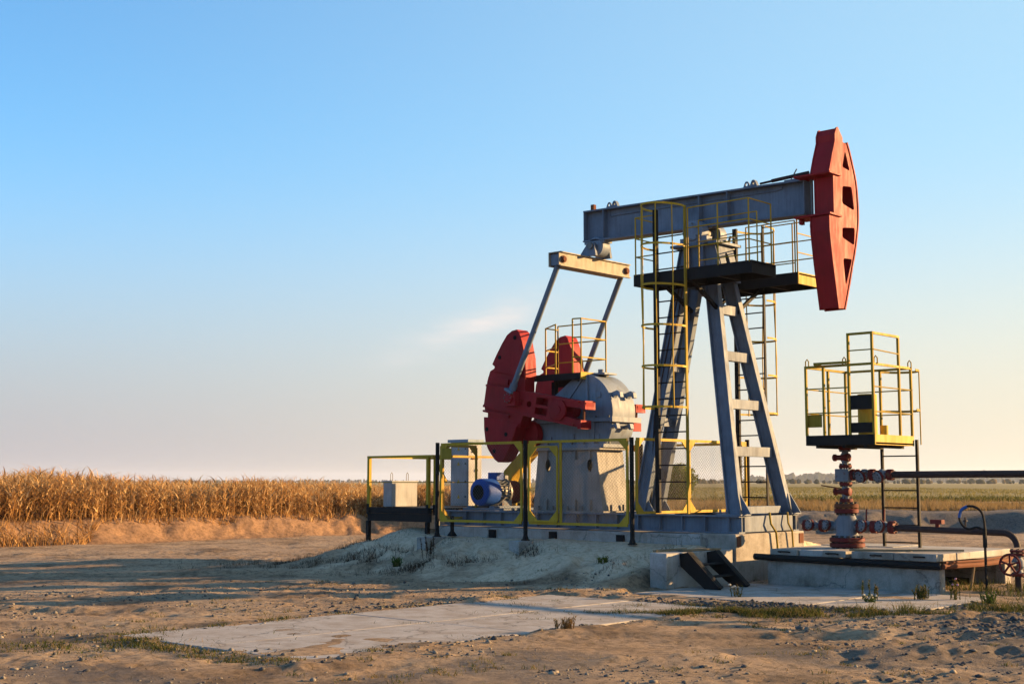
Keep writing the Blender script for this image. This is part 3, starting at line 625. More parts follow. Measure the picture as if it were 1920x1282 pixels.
gb = node('gearbox', pj)
gc = (-2.76, 3.13); gr = .79
arcp = [(gc[0]+gr*math.cos(a), gc[1]+gr*math.sin(a)) for a in np.linspace(R_(-72), R_(-14), 9)]
low = [(-4.05, 2.432), (-2.24, 2.432), (-2.16, 2.51), (-2.09, 2.6), (-2.04, 2.7), (-2.01, 2.8), (-1.995, 2.94), (-4.05, 2.94)]
MB().prism(low, 'Y', -.36, .36).build('lower_housing', 'gearbox_grey', gb, .012)
arcu = [(gc[0]+gr*math.cos(a), gc[1]+gr*math.sin(a)) for a in np.linspace(R_(-9), R_(98), 16)]
up = [(-4.05, 3.02)]+[(gc[0]+gr*.985, 3.02)]+arcu[1:]+[(-3.45, 3.52), (-4.05, 3.25)]
MB().prism(up, 'Y', -.37, .37).build('upper_housing', 'gearbox_grey', gb, .012)
MB().box(-4.1, -1.93, -.45, .45, 2.943, 3.017).build('split_flange', 'gearbox_grey', gb)
MB().box(-1.96, -1.9, -.47, .47, 2.93, 3.03).build('flange_lip', 'gearbox_grey', gb)
MB().box(-4.1, -2.15, -.44, .44, 2.433, 2.5).build('base_flange', 'gearbox_grey', gb)
for k in range(7):
    x = -3.95+k*.32; MB().cyl((x, -.42, 3.018), (x, -.42, 3.06), .02, 6).build('bolt', 'steel', gb); MB().cyl((x, -.41, 2.5), (x, -.41, 2.55), .022, 6).build('bolt', 'steel', gb)
MB().prism([(-2.62, 3.02), (-2.55, 3.02), (-2.58, 3.88), (-2.62, 3.88)], 'Y', -.42, -.371).prism([(-2.48, 2.5), (-2.42, 2.5), (-2.42, 2.94), (-2.48, 2.94)], 'Y', -.41, -.361).prism([(-3.5, 3.02), (-3.42, 3.02), (-2.66, 3.87), (-2.72, 3.87)], 'Y', -.40, -.371).each('rib', 'gearbox_grey', gb)
for x, z in ((-2.3, 3.48), (-2.35, 2.65), (-3.0, 2.66), (-3.6, 2.62)): MB().box(x-.05, x+.05, -.40, -.361, z-.05, z+.05).each('boss', 'gearbox_grey', gb)
MB().lathe((-2.9, -.37, 3.74), (0, -1, 0), [(0, .08), (.03, .08), (.04, .05)], 14).build('oil_cap', 'gearbox_grey', gb)
for y in (-.28, .16):
    MB().prism([(-2.12, 3.50), (-1.93, 3.56), (-1.86, 3.52), (-1.84, 3.42), (-1.89, 3.41), (-1.92, 3.47), (-1.99, 3.45), (-2.05, 3.36)], 'Y', y, y+.1).each('lifting_hook', 'gearbox_grey', gb)
    MB().prism([(-2.03, 2.86), (-1.86, 2.9), (-1.83, 2.8), (-1.88, 2.78), (-1.93, 2.84), (-2.03, 2.78)], 'Y', y-.12, y-.02).each('lifting_hook', 'gearbox_grey', gb)
MB().box(-3.0, -2.3, -.2, .2, 3.9, 3.935).cyl((-2.55, 0, 3.93), (-2.55, 0, 4.02), .06).build('inspection_cover', 'gearbox_grey', gb)
MB().lathe((-4.07, -.4, 2.72), (0, -1, 0), [(0, .1), (0, .30), (.16, .30), (.17, .26), (.17, .06)], 26).build('brake_drum', 'red', gb)
MB().lathe((-3.8, .37, 3.0), (0, 1, 0), [(0, .1), (.15, .1), (.16, .42), (.38, .42), (.39, .1)], 26).build('belt_pulley', 'pipe', gb)
# platform over the gearbox
def railing(par, pts, levels, r=.02, mat='yellow', posts=None, base=None, closed=False):
    """posts at the points and rails at the heights between them"""
    for k, (x, y, z) in enumerate(pts):
        if posts is None or k in posts: MB().tube([(x, y, z), (x, y, z+max(levels))], r, 7).build('post', mat, par)
    for lv in levels: MB().tube([(x, y, z+lv) for x, y, z in pts], r*.85, 7).build('rail', mat, par)
rp = node('gearbox_platform', pj)
MB().box(-4.0, -2.62, -.56, .32, 3.9, 3.925).build('deck', 'black', rp)
MB().box(-4.0, -2.625, -.58, -.561, 3.80, 3.93).each('toe_board', 'black', rp); MB().box(-2.619, -2.6, -.58, .32, 3.80, 3.945).each('toe_board', 'yellow', rp)
MB().box(-3.62, -3.52, -.3, -.2, 3.45, 3.795).box(-3.9, -2.7, .1, .2, 3.72, 3.89).each('bracket', 'black', rp)
z = 3.93
railing(rp, [(-3.95, .3, z), (-2.66, .3, z), (-2.66, -.5, z), (-2.85, -.54, z)], (1.1, .72, .32), .017)
railing(rp, [(-3.95, .3, z), (-3.95, -.1, z), (-3.3, -.54, z)], (1.02, .55, .2), .017)
# service platforms and caged ladders on both sides of the tower
PZ = 5.6
for sgn, x0, x1, ya, yb in ((-1, -.72, 1.85, 1.27, .47), (1, -.55, 1.76, 1.32, .47)):
    pf = node('service_platform', pj); y0, y1 = sorted((sgn*ya, sgn*yb))
    MB().box(x0, x1, y0+.02, y1-.02, PZ-.03, PZ).build('deck', 'black', pf)
    MB().box(x0, x1-.021, y0, y0+.018, PZ-.2, PZ+.02).box(x0, x1-.021, y1-.018, y1, PZ-.2, PZ+.02).each('toe_board', 'black', pf)
    MB().box(x1-.02, x1, y0, y1, PZ-.2, PZ+.022).box(x0-.02, x0-.001, y0, y1, PZ-.2, PZ+.02).each('toe_board', 'yellow' if sgn > 0 else 'black', pf)
    for x in (-.35, .35, 1.1):
        MB().bar((x, y0+.03, PZ-.12), (x, y1-.03, PZ-.12), .06, .14).build('bearer', 'black', pf)
    for x in (-.2, .45):
        MB().bar((x, sgn*(ya-.15), PZ-.16), (x*.9+.1, sgn*.32, 4.95), .06, .06, (1, 0, 0)).each('bracket', 'black', pf)
    ye = sgn*ya
    railing(pf, [(.5, ye, PZ), (1.15, ye, PZ), (x1-.05, ye, PZ), (x1-.05, sgn*(yb+.06), PZ)], (1.13, .76, .4), .0145)
    railing(pf, [(x0+.03, sgn*(yb+.1), PZ), (x0+.03, ye, PZ), (-.2, ye, PZ)], (1.1, .7, .35), .0145)
    if sgn < 0: railing(pf, [(.5, ye+.35, PZ), (1.75, ye+.35, PZ)], (.95, .55, .2), .013)
    else: railing(pf, [(.62, sgn*.5, PZ), (x1-.08, sgn*.5, PZ)], (1.0, .6, .2), .013)
for sgn in (-1, 1):
    ld_ = node('caged_ladder', pj); y = sgn*1.30; xa, xb = (-.2, .46) if sgn < 0 else (-.14, .50)
    zt = 6.78
    rl = MB().box(xa-.045, xa+.045, y-.03, y+.03, 1.185, zt).build('ladder_rail', 'black', ld_)
    MB().box(xb-.014, xb+.014, y-.03, y+.03, 1.185, zt).build('ladder_rail', 'olive' if sgn < 0 else 'black', ld_)
    rg = MB().cyl((xa+.046, y, 1.45), (xb-.021, y, 1.45), .013, 6).build('rung', 'black', ld_)
    for k in range(1, 17): share(rg, ld_, (0, 0, .3*k))
    xm, rx = (xa+xb)/2, (xb-xa)/2+.03
    def hoop(t): return (xm+rx*math.cos(t)*(1.08 if 0 < t < math.pi else 1), y+sgn*(.05+.68*math.sin(t)))
    tt = np.linspace(0, math.pi, 15)
    h0 = MB()
    for ta, tb in zip(tt[:-1], tt[1:]):
        (x_, y_), (X_, Y_) = hoop(ta), hoop(tb); h0.bar((x_, y_, 3.08), (X_, Y_, 3.08), .009, .036)
    h0 = h0.build('cage_hoop', 'yellow', ld_)
    for k in range(1, 6): share(h0, ld_, (0, 0, .735*k))
    for t in (.55, 1.15, 1.95, 2.6):
        x_, y_ = hoop(t); w_ = random.uniform(-.02, .02)
        MB().tube([(x_, y_, 3.05), (x_+w_, y_, 4.2), (x_-w_, y_, 5.4), (x_, y_, zt)], .0115, 6).each('cage_strip', 'yellow', ld_)

# ------------------------------------------------------------------ electric motor
mo = thing('electric_motor', (-5.4, 0, 1.18), 'bright blue electric motor with finned grey housing on the skid', 'motor')
MB().box(-5.85, -4.7, -.62, .72, 1.157, 1.2).box(-5.8, -5.65, -.55, .6, 1.201, 1.24).box(-5.15, -5.0, -.55, .6, 1.201, 1.24).each('slide_rail', 'grey', mo)
mc = (-5.40, 1.53)
MB().lathe((mc[0], -.62, mc[1]), (0, 1, 0), [(0, .10), (0, .22), (.04, .28), (.08, .29), (.42, .29), (.42, .2)], 28).build('fan_cowl', 'motor_blue', mo)
MB().lathe((mc[0], -.63, mc[1]), (0, 1, 0), [(0, .05), (0, .16), (.008, .16), (.008, .05)], 24).build('fan_grille', 'dark_hole', mo)
MB().lathe((mc[0], -.2, mc[1]), (0, 1, 0), [(0, .2), (0, .235), (.32, .235), (.33, .27), (.38, .27), (.40, .12), (.44, .12)], 28).build('housing', 'steel', mo)
for k in range(22):
    a_ = 2*math.pi*k/22; MB().bar((mc[0]+.255*math.cos(a_), -.19, mc[1]+.255*math.sin(a_)), (mc[0]+.255*math.cos(a_), .11, mc[1]+.255*math.sin(a_)), .012, .04, (math.cos(a_), 0, math.sin(a_))).build('cooling_fin', 'valve_grey', mo)
MB().box(mc[0]-.14, mc[0]+.12, -.18, .05, mc[1]+.26, mc[1]+.42).build('terminal_box', 'motor_blue', mo, .01); MB().box(mc[0]-.13, mc[0]+.14, .06, .17, mc[1]+.25, mc[1]+.36).build('terminal_box', 'cabinet', mo, .01)
MB().lathe((mc[0], .26, mc[1]), (0, 1, 0), [(0, .06), (0, .25)]+[(.03+.03*k, .25 if k % 2 else .215) for k in range(7)]+[(.25, .25), (.25, .06)], 26).build('pulley', 'rust', mo)
MB().box(mc[0]-.26, mc[0]-.16, -.15, .15, 1.241, 1.36).box(mc[0]+.16, mc[0]+.26, -.15, .15, 1.241, 1.36).each('foot', 'valve_grey', mo)
MB().tube([(mc[0]+.1, .1, mc[1]+.30), (mc[0]+.26, .08, mc[1]+.2), (mc[0]+.3, .0, mc[1]-.05), (mc[0]+.22, -.2, 1.3), (mc[0]+.1, -.35, 1.24)], .022, 8).each('cable', 'wire', mo)
bgd = thing('belt_guard', (-5, .7, 1.2), 'orange-yellow slanting belt guard between the blue motor and gearbox', 'guard')
gp = [(-5.83, 1.5), (-5.86, 1.75), (-5.74, 2.0), (-5.5, 2.2), (-4.0, 3.42), (-3.85, 3.3), (-5.3, 2.02), (-5.5, 1.85), (-5.58, 1.65), (-5.56, 1.5)]
MB().prism(gp, 'Y', .55, .80).build('guard_cover', 'yellow', bgd, .01)
MB().box(-5.62, -5.57, .75, .8, 1.2, 1.95).box(-4.95, -4.9, .9, .95, 1.2, 2.6).each('guard_post', 'olive', bgd)
MB().bar((-4.9, .6, 1.3), (-4.1, .6, 2.5), .08, .08, (0, 1, 0)).each('brace', 'black', bgd)

# ------------------------------------------------------------------ fence of wire mesh panels
fe = thing('mesh_fence', (-3, -1.65, .6), 'yellow framed wire mesh fence on black posts around the motor and gearbox', 'fence')
ftn = []
for i, x in enumerate((-5.58, -3.13, -.53)):
    ps = node('post', fe); zb = .62
    MB().cyl((x, -1.66, zb), (x, -1.66, 2.56), .042, 10).build('post_tube', 'black', ps)
    MB().lathe((x, -1.66, zb), (0, 0, 1), [(0, .09), (.02, .09), (.02, .065), (.1, .043)], 10).build('post_foot', 'black', ps)
for x in (-3.13, -5.58):
    ps = node('post', fe); MB().cyl((x, 2.1, .75), (x, 2.1, 2.56), .04, 10).build('post_tube', 'black', ps)
ps = node('post', fe); MB().cyl((-.45, 2.1, 1.15), (-.45, 2.1, 2.6), .045, 10).build('post_tube', 'black', ps)
ps = node('post', fe); MB().cyl((-5.3, -1.5, .66), (-5.3, -1.5, 1.05), .04, 10).lathe((-5.3, -1.5, .64), (0, 0, 1), [(0, .1), (.02, .1), (.1, .042)], 10).build('post_tube', 'black', ps)
def wires(o, ux, L_, H_, pitch=.05, r=.0019):
    """two sets of slanting wires clipped to the panel, woven apart by a hair"""
    V = []; F_ = []; o = np.array(o, float); ux = np.array(ux, float); uz = np.array([0, 0, 1.]); n = np.cross(ux, uz)
    step = pitch*math.sqrt(2)
    for sgn in (1, -1):
        k = 0; c = -H_ if sgn > 0 else 0
        while c < (L_ if sgn > 0 else L_+H_):
            if sgn > 0: a0 = max(0, c); a1 = min(L_, c+H_); z0, z1 = a0-c, a1-c
            else: a0 = max(0, c-H_); a1 = min(L_, c); z0, z1 = c-a0, c-a1
            if a1-a0 > .02:
                p = o+ux*a0+uz*z0+n*.003*sgn; q = o+ux*a1+uz*z1+n*.003*sgn; d = (q-p)/np.linalg.norm(q-p); b = np.cross(d, n); i0 = len(V)
                for e in (p, q):
                    for ang in (0, 2.094, 4.189): V.append(e+r*(n*math.cos(ang)+b*math.sin(ang)))
                for j in range(3): F_.append((i0+j, i0+(j+1) % 3, i0+3+(j+1) % 3, i0+3+j))
            c += step
    return np.array(V), np.array(F_)
def panel(o, ux, L_, H_, fw=.05, mull=(), gus=True, mid=None, mesh=True):
    pn = node('panel', fe); o = Vector(o); ux = Vector(ux); n = ux.cross(Vector((0, 0, 1))); Z_ = Vector((0, 0, 1))
    for (a, b, c, d) in ((0, 0, L_, 0), (0, H_, L_, H_)): MB().bar(o+ux*a+Z_*b, o+ux*c+Z_*d, .03, fw).build('frame_bar', 'yellow', pn)
    for a in (0, L_)+tuple(mull): MB().bar(o+ux*a+Z_*(fw/2+.001), o+ux*a+Z_*(H_-fw/2-.001), fw, .03, n).build('frame_bar', 'yellow', pn)
    if gus:
        for a, s1 in ((0, 1), (L_, -1)):
            for b, s2 in ((0, 1), (H_, -1)):
                m = MB(); q = [o+ux*(a+s1*.02)+Z_*(b+s2*.02), o+ux*(a+s1*.2)+Z_*(b+s2*.02), o+ux*(a+s1*.02)+Z_*(b+s2*.2)]
                m.add([p+n*.012 for p in q]+[p-n*.012 for p in q], [(0, 1, 2), (5, 4, 3), (0, 3, 4, 1), (1, 4, 5, 2), (2, 5, 3, 0)]).build('corner_gusset', 'yellow', pn)
    if mesh:
        V, F_ = wires(o+ux*.02+n*-.005, ux, L_-.04, H_)
        w_ = np_mesh('wire_mesh', V-np.array(ORG['mesh_fence']), F_, 'wire', parent=pn); w_['kind'] = 'stuff'
    return pn
panel((-5.47, -1.66, .96), (1, 0, 0), 2.24, 1.56)
panel((-3.03, -1.66, .96), (1, 0, 0), 2.40, 1.56, mull=(.80,))
gt = panel((-2.99, -1.70, 1.0), (1, 0, 0), .71, 1.42, fw=.035, mesh=False)
panel((-.45, -1.62, 1.19), (0, 1, 0), 1.62, 1.34, gus=True)
panel((-.45, .05, 1.19), (0, 1, 0), 2.0, 1.34)
panel((-5.5, 2.1, .96), (1, 0, 0), 2.3, 1.56); panel((-3.0, 2.1, .96), (1, 0, 0), 2.5, 1.56)
panel((-5.58, -1.5, 1.0), (0, 1, 0), 1.0, 1.5, mesh=False)
MB().box(-5.42, -5.13, -1.70, -1.695, 2.22, 2.44).build('sign_plate', 'olive', fe)
for i, x in enumerate((-5.58, -3.18)):
    f_ = thing('concrete_footing', (x, -1.75, .3), ('pale concrete footing under the fence post nearest the railed platform' if i == 0 else 'small concrete footing under the middle black fence post'), 'footing', 'fence post footings')
    if i == 0: MB().box(x-.13, x+.13, -2.12, -1.5, .22, .625).build('footing_block', 'concrete_pale', f_, .015)
    else: MB().box(x-.13, x+.14, -1.95, -1.55, .3, .615).build('footing_block', 'concrete_pale', f_, .015)

# ------------------------------------------------------------------ switchgear platform with cabinets
ep = thing('railed_platform', (-7.1, 0, .5), 'black steel platform with yellow handrails at the end of the fence', 'platform')
X0, X1, Y0, Y1 = -8.12, -6.12, -1.32, 1.5
MB().box(X0, X1, Y0+.03, Y1, 1.16, 1.19).build('deck', 'black', ep)
MB().box(X0, X1, Y0, Y0+.028, .90, 1.07).box(X0, X1, Y0-.01, Y0+.028, 1.073, 1.20).each('skirt', 'black', ep)
for x, y in ((X0+.03, Y0-.02), (X1-.1, Y0-.02), (X0+.03, Y1), (X1-.05, Y1)):
    MB().box(x-.04, x+.04, y-.02, y+.06, gz(x, y)-.1, .899 if y < 0 else 1.15).build('leg', 'black', ep)
for x in (-7.62, -7.2, -7.1): MB().box(x-.04, x+.04, .3, .38, .3, 1.15).build('leg', 'cabinet', ep)
for x, y in ((X0+.04, Y0), (X1-.08, Y0), (X1+.04, Y0+.1), (X0+.04, Y1), (X1, Y1)):
    MB().box(x-.035, x+.035, y-.035, y+.035, 1.201, 2.27).build('handrail_post', 'yellow', ep); MB().box(x-.04, x+.04, y-.04, y-.036, 1.05, 1.27).each('post_bracket', 'black', ep)
MB().box(X0, X1+.08, Y0-.035, Y0+.035, 2.272, 2.32).build('handrail', 'yellow', ep); MB().box(X1-.03, X1+.04, Y0+.036, Y1+.04, 2.272, 2.32).build('handrail', 'yellow', ep)
MB().box(X0, X0+.07, Y0+.036, Y1, 2.272, 2.32).build('handrail', 'yellow', ep)
MB().tube([(X0, Y0, 1.74), (X1, Y0, 1.74)], .01, 6).tube([(X1, Y0, 1.74), (X1, Y1, 1.74)], .01, 6).each('mid_rail', 'olive', ep)
MB().bar((X1+.03, -.9, 1.75), (X1+.03, -1.2, 2.2), .05, .05, (1, 0, 0)).each('brace', 'yellow', ep)
sb = thing('control_box', (-8.0, -.5, 1.2), 'low pale metal box with two lifting loops on the railed platform', 'control box')
MB().box(-8.08, -7.8, -.9, -.12, 1.2, 1.74).build('box_body', 'cabinet', sb, .01); MB().box(-8.1, -7.78, -.92, -.1, 1.742, 1.775).build('box_lid', 'cabinet', sb, .006)
for y in (-.75, -.27): MB().tube([(-7.97, y-.03, 1.77), (-7.97, y-.03, 1.92), (-7.97, y, 1.96), (-7.97, y+.03, 1.92), (-7.97, y+.03, 1.77)], .008, 6).build('lifting_loop', 'steel', sb)
tc = thing('switch_cabinet', (-7.1, .8, 1.2), 'tall grey switchgear cabinet with warning triangles behind the fence', 'cabinet')
a0, a1, b0, b1 = -7.87, -7.29, 1.02, 1.46
MB().box(a0, a1, b0, b1, 1.2, 2.66).build('cabinet_body', 'cabinet', tc, .008); MB().box(a0-.06, a1+.03, b0-.05, b1+.04, 2.662, 2.73).build('cabinet_roof', 'roof_blue', tc, .006)
for z0, z1 in ((1.24, 1.5), (1.52, 1.92), (1.94, 2.32), (2.34, 2.6)):
    d_ = MB().box(a0+.03, a1-.03, b0-.012, b0-.001, z0, z1).build('door_panel', 'cabinet', tc, .004)
    c_ = ((a0+a1)/2-.02, (z0+z1)/2+.04)
    if z1-z0 > .25: MB().prism([(c_[0]-.045, c_[1]-.04), (c_[0]+.045, c_[1]-.04), (c_[0], c_[1]+.05)], 'Y', b0-.016, b0-.0125).build('warning_triangle', 'hazard', d_)
    MB().cyl((a1-.08, b0-.013, c_[1]), (a1-.08, b0-.03, c_[1]), .018, 8).build('lock', 'black', d_)
MB().box(a1+.001, a1+.02, b0+.1, b0+.3, 2.27, 2.31).build('name_plate', 'rust', tc); MB().cyl((a1+.001, b0+.25, 2.02), (a1+.04, b0+.25, 2.02), .03, 8).build('socket', 'black', tc)
for k in range(3): MB().cyl((a1+.001, b0+.12+.07*k, 2.44), (a1+.015, b0+.12+.07*k, 2.44), .02, 8).build('indicator', 'black', tc)

# ------------------------------------------------------------------ wellhead
wh = thing('wellhead', (2.87, 0, .62), 'grey and red flanged wellhead tree standing on the concrete cellar', 'wellhead')
WX, WY = 2.87, 0.
def bolts(par, c, axis, rad, n, r=.018, h=.05):
    c = Vector(c); d = Vector(axis).normalized(); a = d.orthogonal().normalized(); b = d.cross(a)
    for k in range(n):
        t = 2*math.pi*k/n; p = c+(a*math.cos(t)+b*math.sin(t))*rad
        MB().cyl(p-d*h/2, p+d*h/2, r, 6).build('bolt', 'bolt_dark', par)
def flange(par, c, axis, rad, th, mat='valve_red', nb=8, name='flange'):
    d = Vector(axis).normalized(); c = Vector(c)
    f = MB().lathe(c-d*th/2, d, [(0, rad*.5), (0, rad*.94), (th*.12, rad), (th*.88, rad), (th, rad*.94), (th, rad*.5)], 22).build(name, mat, par)
    bolts(f, c, d, rad*.8, nb, rad*.09+.004, th*1.9); return f
flange(wh, (WX, WY, .665), (0, 0, 1), .30, .075, nb=12); flange(wh, (WX, WY, .755), (0, 0, 1), .30, .075, nb=14)
MB().lathe((WX, WY, .795), (0, 0, 1), [(0, .24), (.04, .20), (.06, .185), (.30, .185), (.34, .16), (.40, .13), (.42, .13)], 24).build('casing_head', 'valve_grey', wh)
flange(wh, (WX, WY, 1.25), (0, 0, 1), .205, .075, 'valve_red', 10); flange(wh, (WX, WY, 1.335), (0, 0, 1), .205, .075, 'rust', 10)
flange(wh, (WX, WY, 1.425), (0, 0, 1), .115, .07, 'valve_red', 6)
def vvalve(z, mat):
    v = MB().lathe((WX, WY, z-.14), (0, 0, 1), [(0, .075), (.05, .055), (.09, .08), (.19, .08), (.23, .055), (.28, .075)], 16).build('gate_valve', 'valve_grey', wh)
    MB().lathe((WX-.2, WY-.05, z), (1, 0, 0), [(0, .05), (.01, .062), (.05, .062), (.06, .045), (.14, .045), (.26, .07), (.31, .07), (.32, .04)], 14).build('bonnet', mat, v)
vvalve(1.58, 'valve_red'); flange(wh, (WX, WY, 1.715), (0, 0, 1), .11, .055, nb=6)
MB().box(WX-.14, WX+.12, WY-.13, WY+.13, 1.752, 1.975).build('cross_block', 'valve_grey', wh, .012)
flange(wh, (WX, WY, 2.015), (0, 0, 1), .11, .06, nb=6); vvalve(2.17, 'valve_red'); flange(wh, (WX, WY, 2.33), (0, 0, 1), .11, .06, nb=6)
MB().tube([(WX-.05, WY-.05, 1.63), (WX-.3, WY-.32, 1.69)], .012, 6).build('valve_lever', 'rust', wh)
def arm(p, d, seq):
    """a row of flanges and gate valves along d"""
    p = Vector(p); d = Vector(d)
    for kind, ln, rad in seq:
        if kind == 'f': flange(wh, p+d*ln/2, d, rad, ln, nb=6)
        elif kind == 'n': MB().cyl(p, p+d*ln, rad, 14).build('nipple', 'valve_grey', wh)
        else:
            v = MB().lathe(p, d, [(0, rad*.6), (ln*.2, rad*.75), (ln*.35, rad), (ln*.65, rad), (ln*.8, rad*.75), (ln, rad*.6)], 16).build('gate_valve', 'valve_grey', wh)
            c = p+d*ln/2; q = Vector((-.4, -.9, -.35 if kind == 'w' else .15)).normalized()
            flange(v, c+q*.085, q, rad*1.08, .035, 'valve_red', 8, 'bonnet'); flange(v, c+q*.125, q, rad*.98, .03, 'valve_grey', 8, 'bonnet')
            if kind == 's': MB().tube([c+Vector((0, 0, rad)), c+Vector((.01, 0, rad+.2))], .014, 6).build('stem', 'valve_red', v)
        p = p+d*ln
    return p
arm((WX+.121, WY, 1.87), (1, 0, 0), [('f', .05, .10), ('n', .04, .06), ('f', .05, .10), ('w', .2, .10), ('f', .05, .10), ('f', .05, .10), ('n', .03, .06), ('w', .2, .10), ('f', .05, .095), ('f', .05, .095)])
arm((WX+.17, WY, .985), (1, 0, 0), [('n', .05, .09), ('f', .05, .12), ('s', .2, .10), ('f', .05, .11), ('f', .05, .11), ('n', .03, .06), ('s', .2, .10), ('f', .05, .11), ('f', .05, .11)])
arm((WX-.17, WY, .985), (-1, 0, 0), [('n', .04, .08), ('v', .2, .09), ('f', .045, .11), ('f', .045, .11), ('n', .04, .06), ('v', .2, .09), ('f', .045, .10), ('f', .045, .10)])
up_ = thing('flow_pipe', (3.9, 0, 1.87), 'straight dark pipe running from the upper wellhead arm out of the picture', 'pipe')
MB().tube([(3.66, 0, 1.87), (5, 0, 1.875), (12, 0.05, 1.88)], .058, 12).build('pipe_run', 'pipe', up_)
MB().cyl((9.6, .02, -.1), (9.6, .02, 1.82), .05, 10).build('pipe_support', 'pipe', up_)
lp = thing('flow_pipe', (3.9, 0, .97), 'dark pipe with a bend from the lower wellhead arm down to the handwheel valve', 'pipe')
ZL = .975
pts = [(3.75, 0, ZL), (5.62, 0, ZL-.035)]+[(5.62+.22*math.sin(t), 0, ZL-.035-.22*(1-math.cos(t))) for t in np.linspace(.2, math.pi/2, 7)]
MB().tube(pts, .052, 12).build('pipe_run', 'pipe', lp)
MB().box(4.42, 4.62, -.06, .06, 1.06, 1.13).cyl((4.52, 0, 1.0), (4.52, 0, 1.07), .035).build('gauge_box', 'valve_red', lp); MB().cyl((5.0, 0, .98), (5.0, 0, 1.18), .014, 8).box(4.97, 5.03, -.02, .02, 1.11, 1.13).build('bleed_valve', 'pipe', lp)
flange(lp, (5.84, 0, .66), (0, 0, 1), .12, .035, nb=6); flange(lp, (5.84, 0, .61), (0, 0, 1), .12, .035, nb=6)
MB().lathe((5.84, 0, .32), (0, 0, 1), [(0, .08), (.05, .06), (.1, .1), (.18, .1), (.24, .06), (.27, .08)], 16).build('valve_body', 'valve_grey', lp)
MB().lathe((5.84, -.02, .46), (0, -1, 0), [(0, .07), (.1, .07), (.12, .04), (.3, .03)], 12).build('bonnet', 'steel', lp)
hwl = MB().tube([(5.84+.16*math.cos(t), -.32, .46+.16*math.sin(t)) for t in np.linspace(0, 2*math.pi, 24, endpoint=False)], .019, 8, close=True)
for k in range(5): t = k*2*math.pi/5+.3; hwl.bar((5.84, -.32, .46), (5.84+.15*math.cos(t), -.32, .46+.15*math.sin(t)), .03, .02, (0, 1, 0))
hwl.cyl((5.84, -.29, .46), (5.84, -.35, .46), .035, 10).build('handwheel', 'valve_red', lp)
flange(lp, (5.84, 0, .29), (0, 0, 1), .11, .04, nb=6); MB().cyl((5.84, 0, -.15), (5.84, 0, .27), .055, 12).build('riser', 'pipe', lp)
hs_ = thing('hose_stand', (5.47, -.36, 0), 'thin dark post with a looped hose and blue tape before the cellar', 'hose stand')
hx, hy = 5.47, -.36
MB().cyl((hx, hy, -.1), (hx, hy, 1.0), .022, 8).cyl((hx, hy, .72), (hx, hy, 1.02), .035, 8).build('post', 'black', hs_)
lpz = [(hx, hy, .95), (hx, hy, 1.12), (hx-.04, hy, 1.27), (hx-.14, hy, 1.35), (hx-.27, hy, 1.36), (hx-.37, hy, 1.30), (hx-.41, hy, 1.18), (hx-.36, hy, 1.06), (hx-.26, hy, 1.0), (hx-.12, hy, 1.03), (hx, hy, .98)]
MB().tube([tuple(p) for p in smooth(lpz, 4)], .02, 8).build('hose', 'black', hs_); MB().tube(smooth(lpz[4:7], 4), .026, 8).build('tape', 'tape_blue', hs_)
ppl = thing('prop_pole', (5.15, -.2, 0), 'pale wooden prop under the rusty edge pipe of the cellar', 'pole')
MB().cyl((5.12, -.18, -.05), (5.16, -.1, .39), .025, 8).build('pole_body', 'timber', ppl)

# ------------------------------------------------------------------ work cage over the wellhead
wc = thing('work_cage', (3.15, 0, 2.37), 'yellow railed steel work platform on the wellhead with a black ladder', 'platform')
X0, X1, Y0, Y1, ZB = 2.5, 3.80, -.68, .75, 2.38
MB().box(X0, X1, Y0+.02, Y1-.02, ZB, ZB+.03).build('deck', 'black', wc)
MB().box(X0, X1-.021, Y0, Y0+.018, ZB-.01, ZB+.16).each('toe_board', 'black', wc); MB().box(X1-.02, X1, Y0, Y1, ZB-.012, ZB+.16).each('toe_board', 'yellow', wc)  # sunlit end board coloured bright, the near one stays black
MB().box(X0, X0+.018, Y0+.02, Y1, ZB-.01, ZB+.15).box(X0+.02, X1-.022, Y1-.018, Y1, ZB-.01, ZB+.15).each('toe_board', 'black', wc)
for x in (2.7, 3.2, 3.6): MB().bar((x, Y0+.03, ZB-.03), (x, Y1-.03, ZB-.03), .05, .055).build('bearer', 'black', wc)
zc = ZB+.161
def cagebar(p, q, t=.04, m='olive'): MB().bar(p, q, t, t).build('cage_bar', m, wc)  # sun-facing rails get yellow for their light, other bars the shaded olive
XT = 3.34; CB = .032
for x, y, h in ((X0+.02, Y0+.01, 1.16), (2.86, Y0+.01, 1.16), (XT, Y0+.01, 1.68), (X1-.02, Y0+.01, 1.68), (X1-.02, .28, 1.68), (X1-.02, Y1-.02, 1.17), (X0+.02, Y1-.02, 1.17), (3.2, Y1-.02, 1.17), (X0+.02, .1, 1.17)):
    cagebar((x, y, zc), (x, y, zc+h))
H1 = zc+1.18
cagebar((X0, Y0+.01, H1), (XT-.021, Y0+.01, H1)); cagebar((X0+.02, Y0+.03, H1), (X0+.02, Y1, H1)); cagebar((X0, Y1-.02, H1), (X1, Y1-.02, H1)); cagebar((X1-.02, .3, H1), (X1-.02, Y1-.04, H1), m='yellow'); cagebar((XT+.021, Y0+.01, H1), (X1-.04, Y0+.01, H1)); cagebar((X1-.02, Y0+.03, H1-.001), (X1-.02, .26, H1-.001), m='yellow')
HT = zc+1.70
cagebar((XT-.02, Y0+.01, HT), (X1, Y0+.01, HT)); cagebar((X1-.02, Y0+.03, HT), (X1-.02, .3, HT), m='yellow')
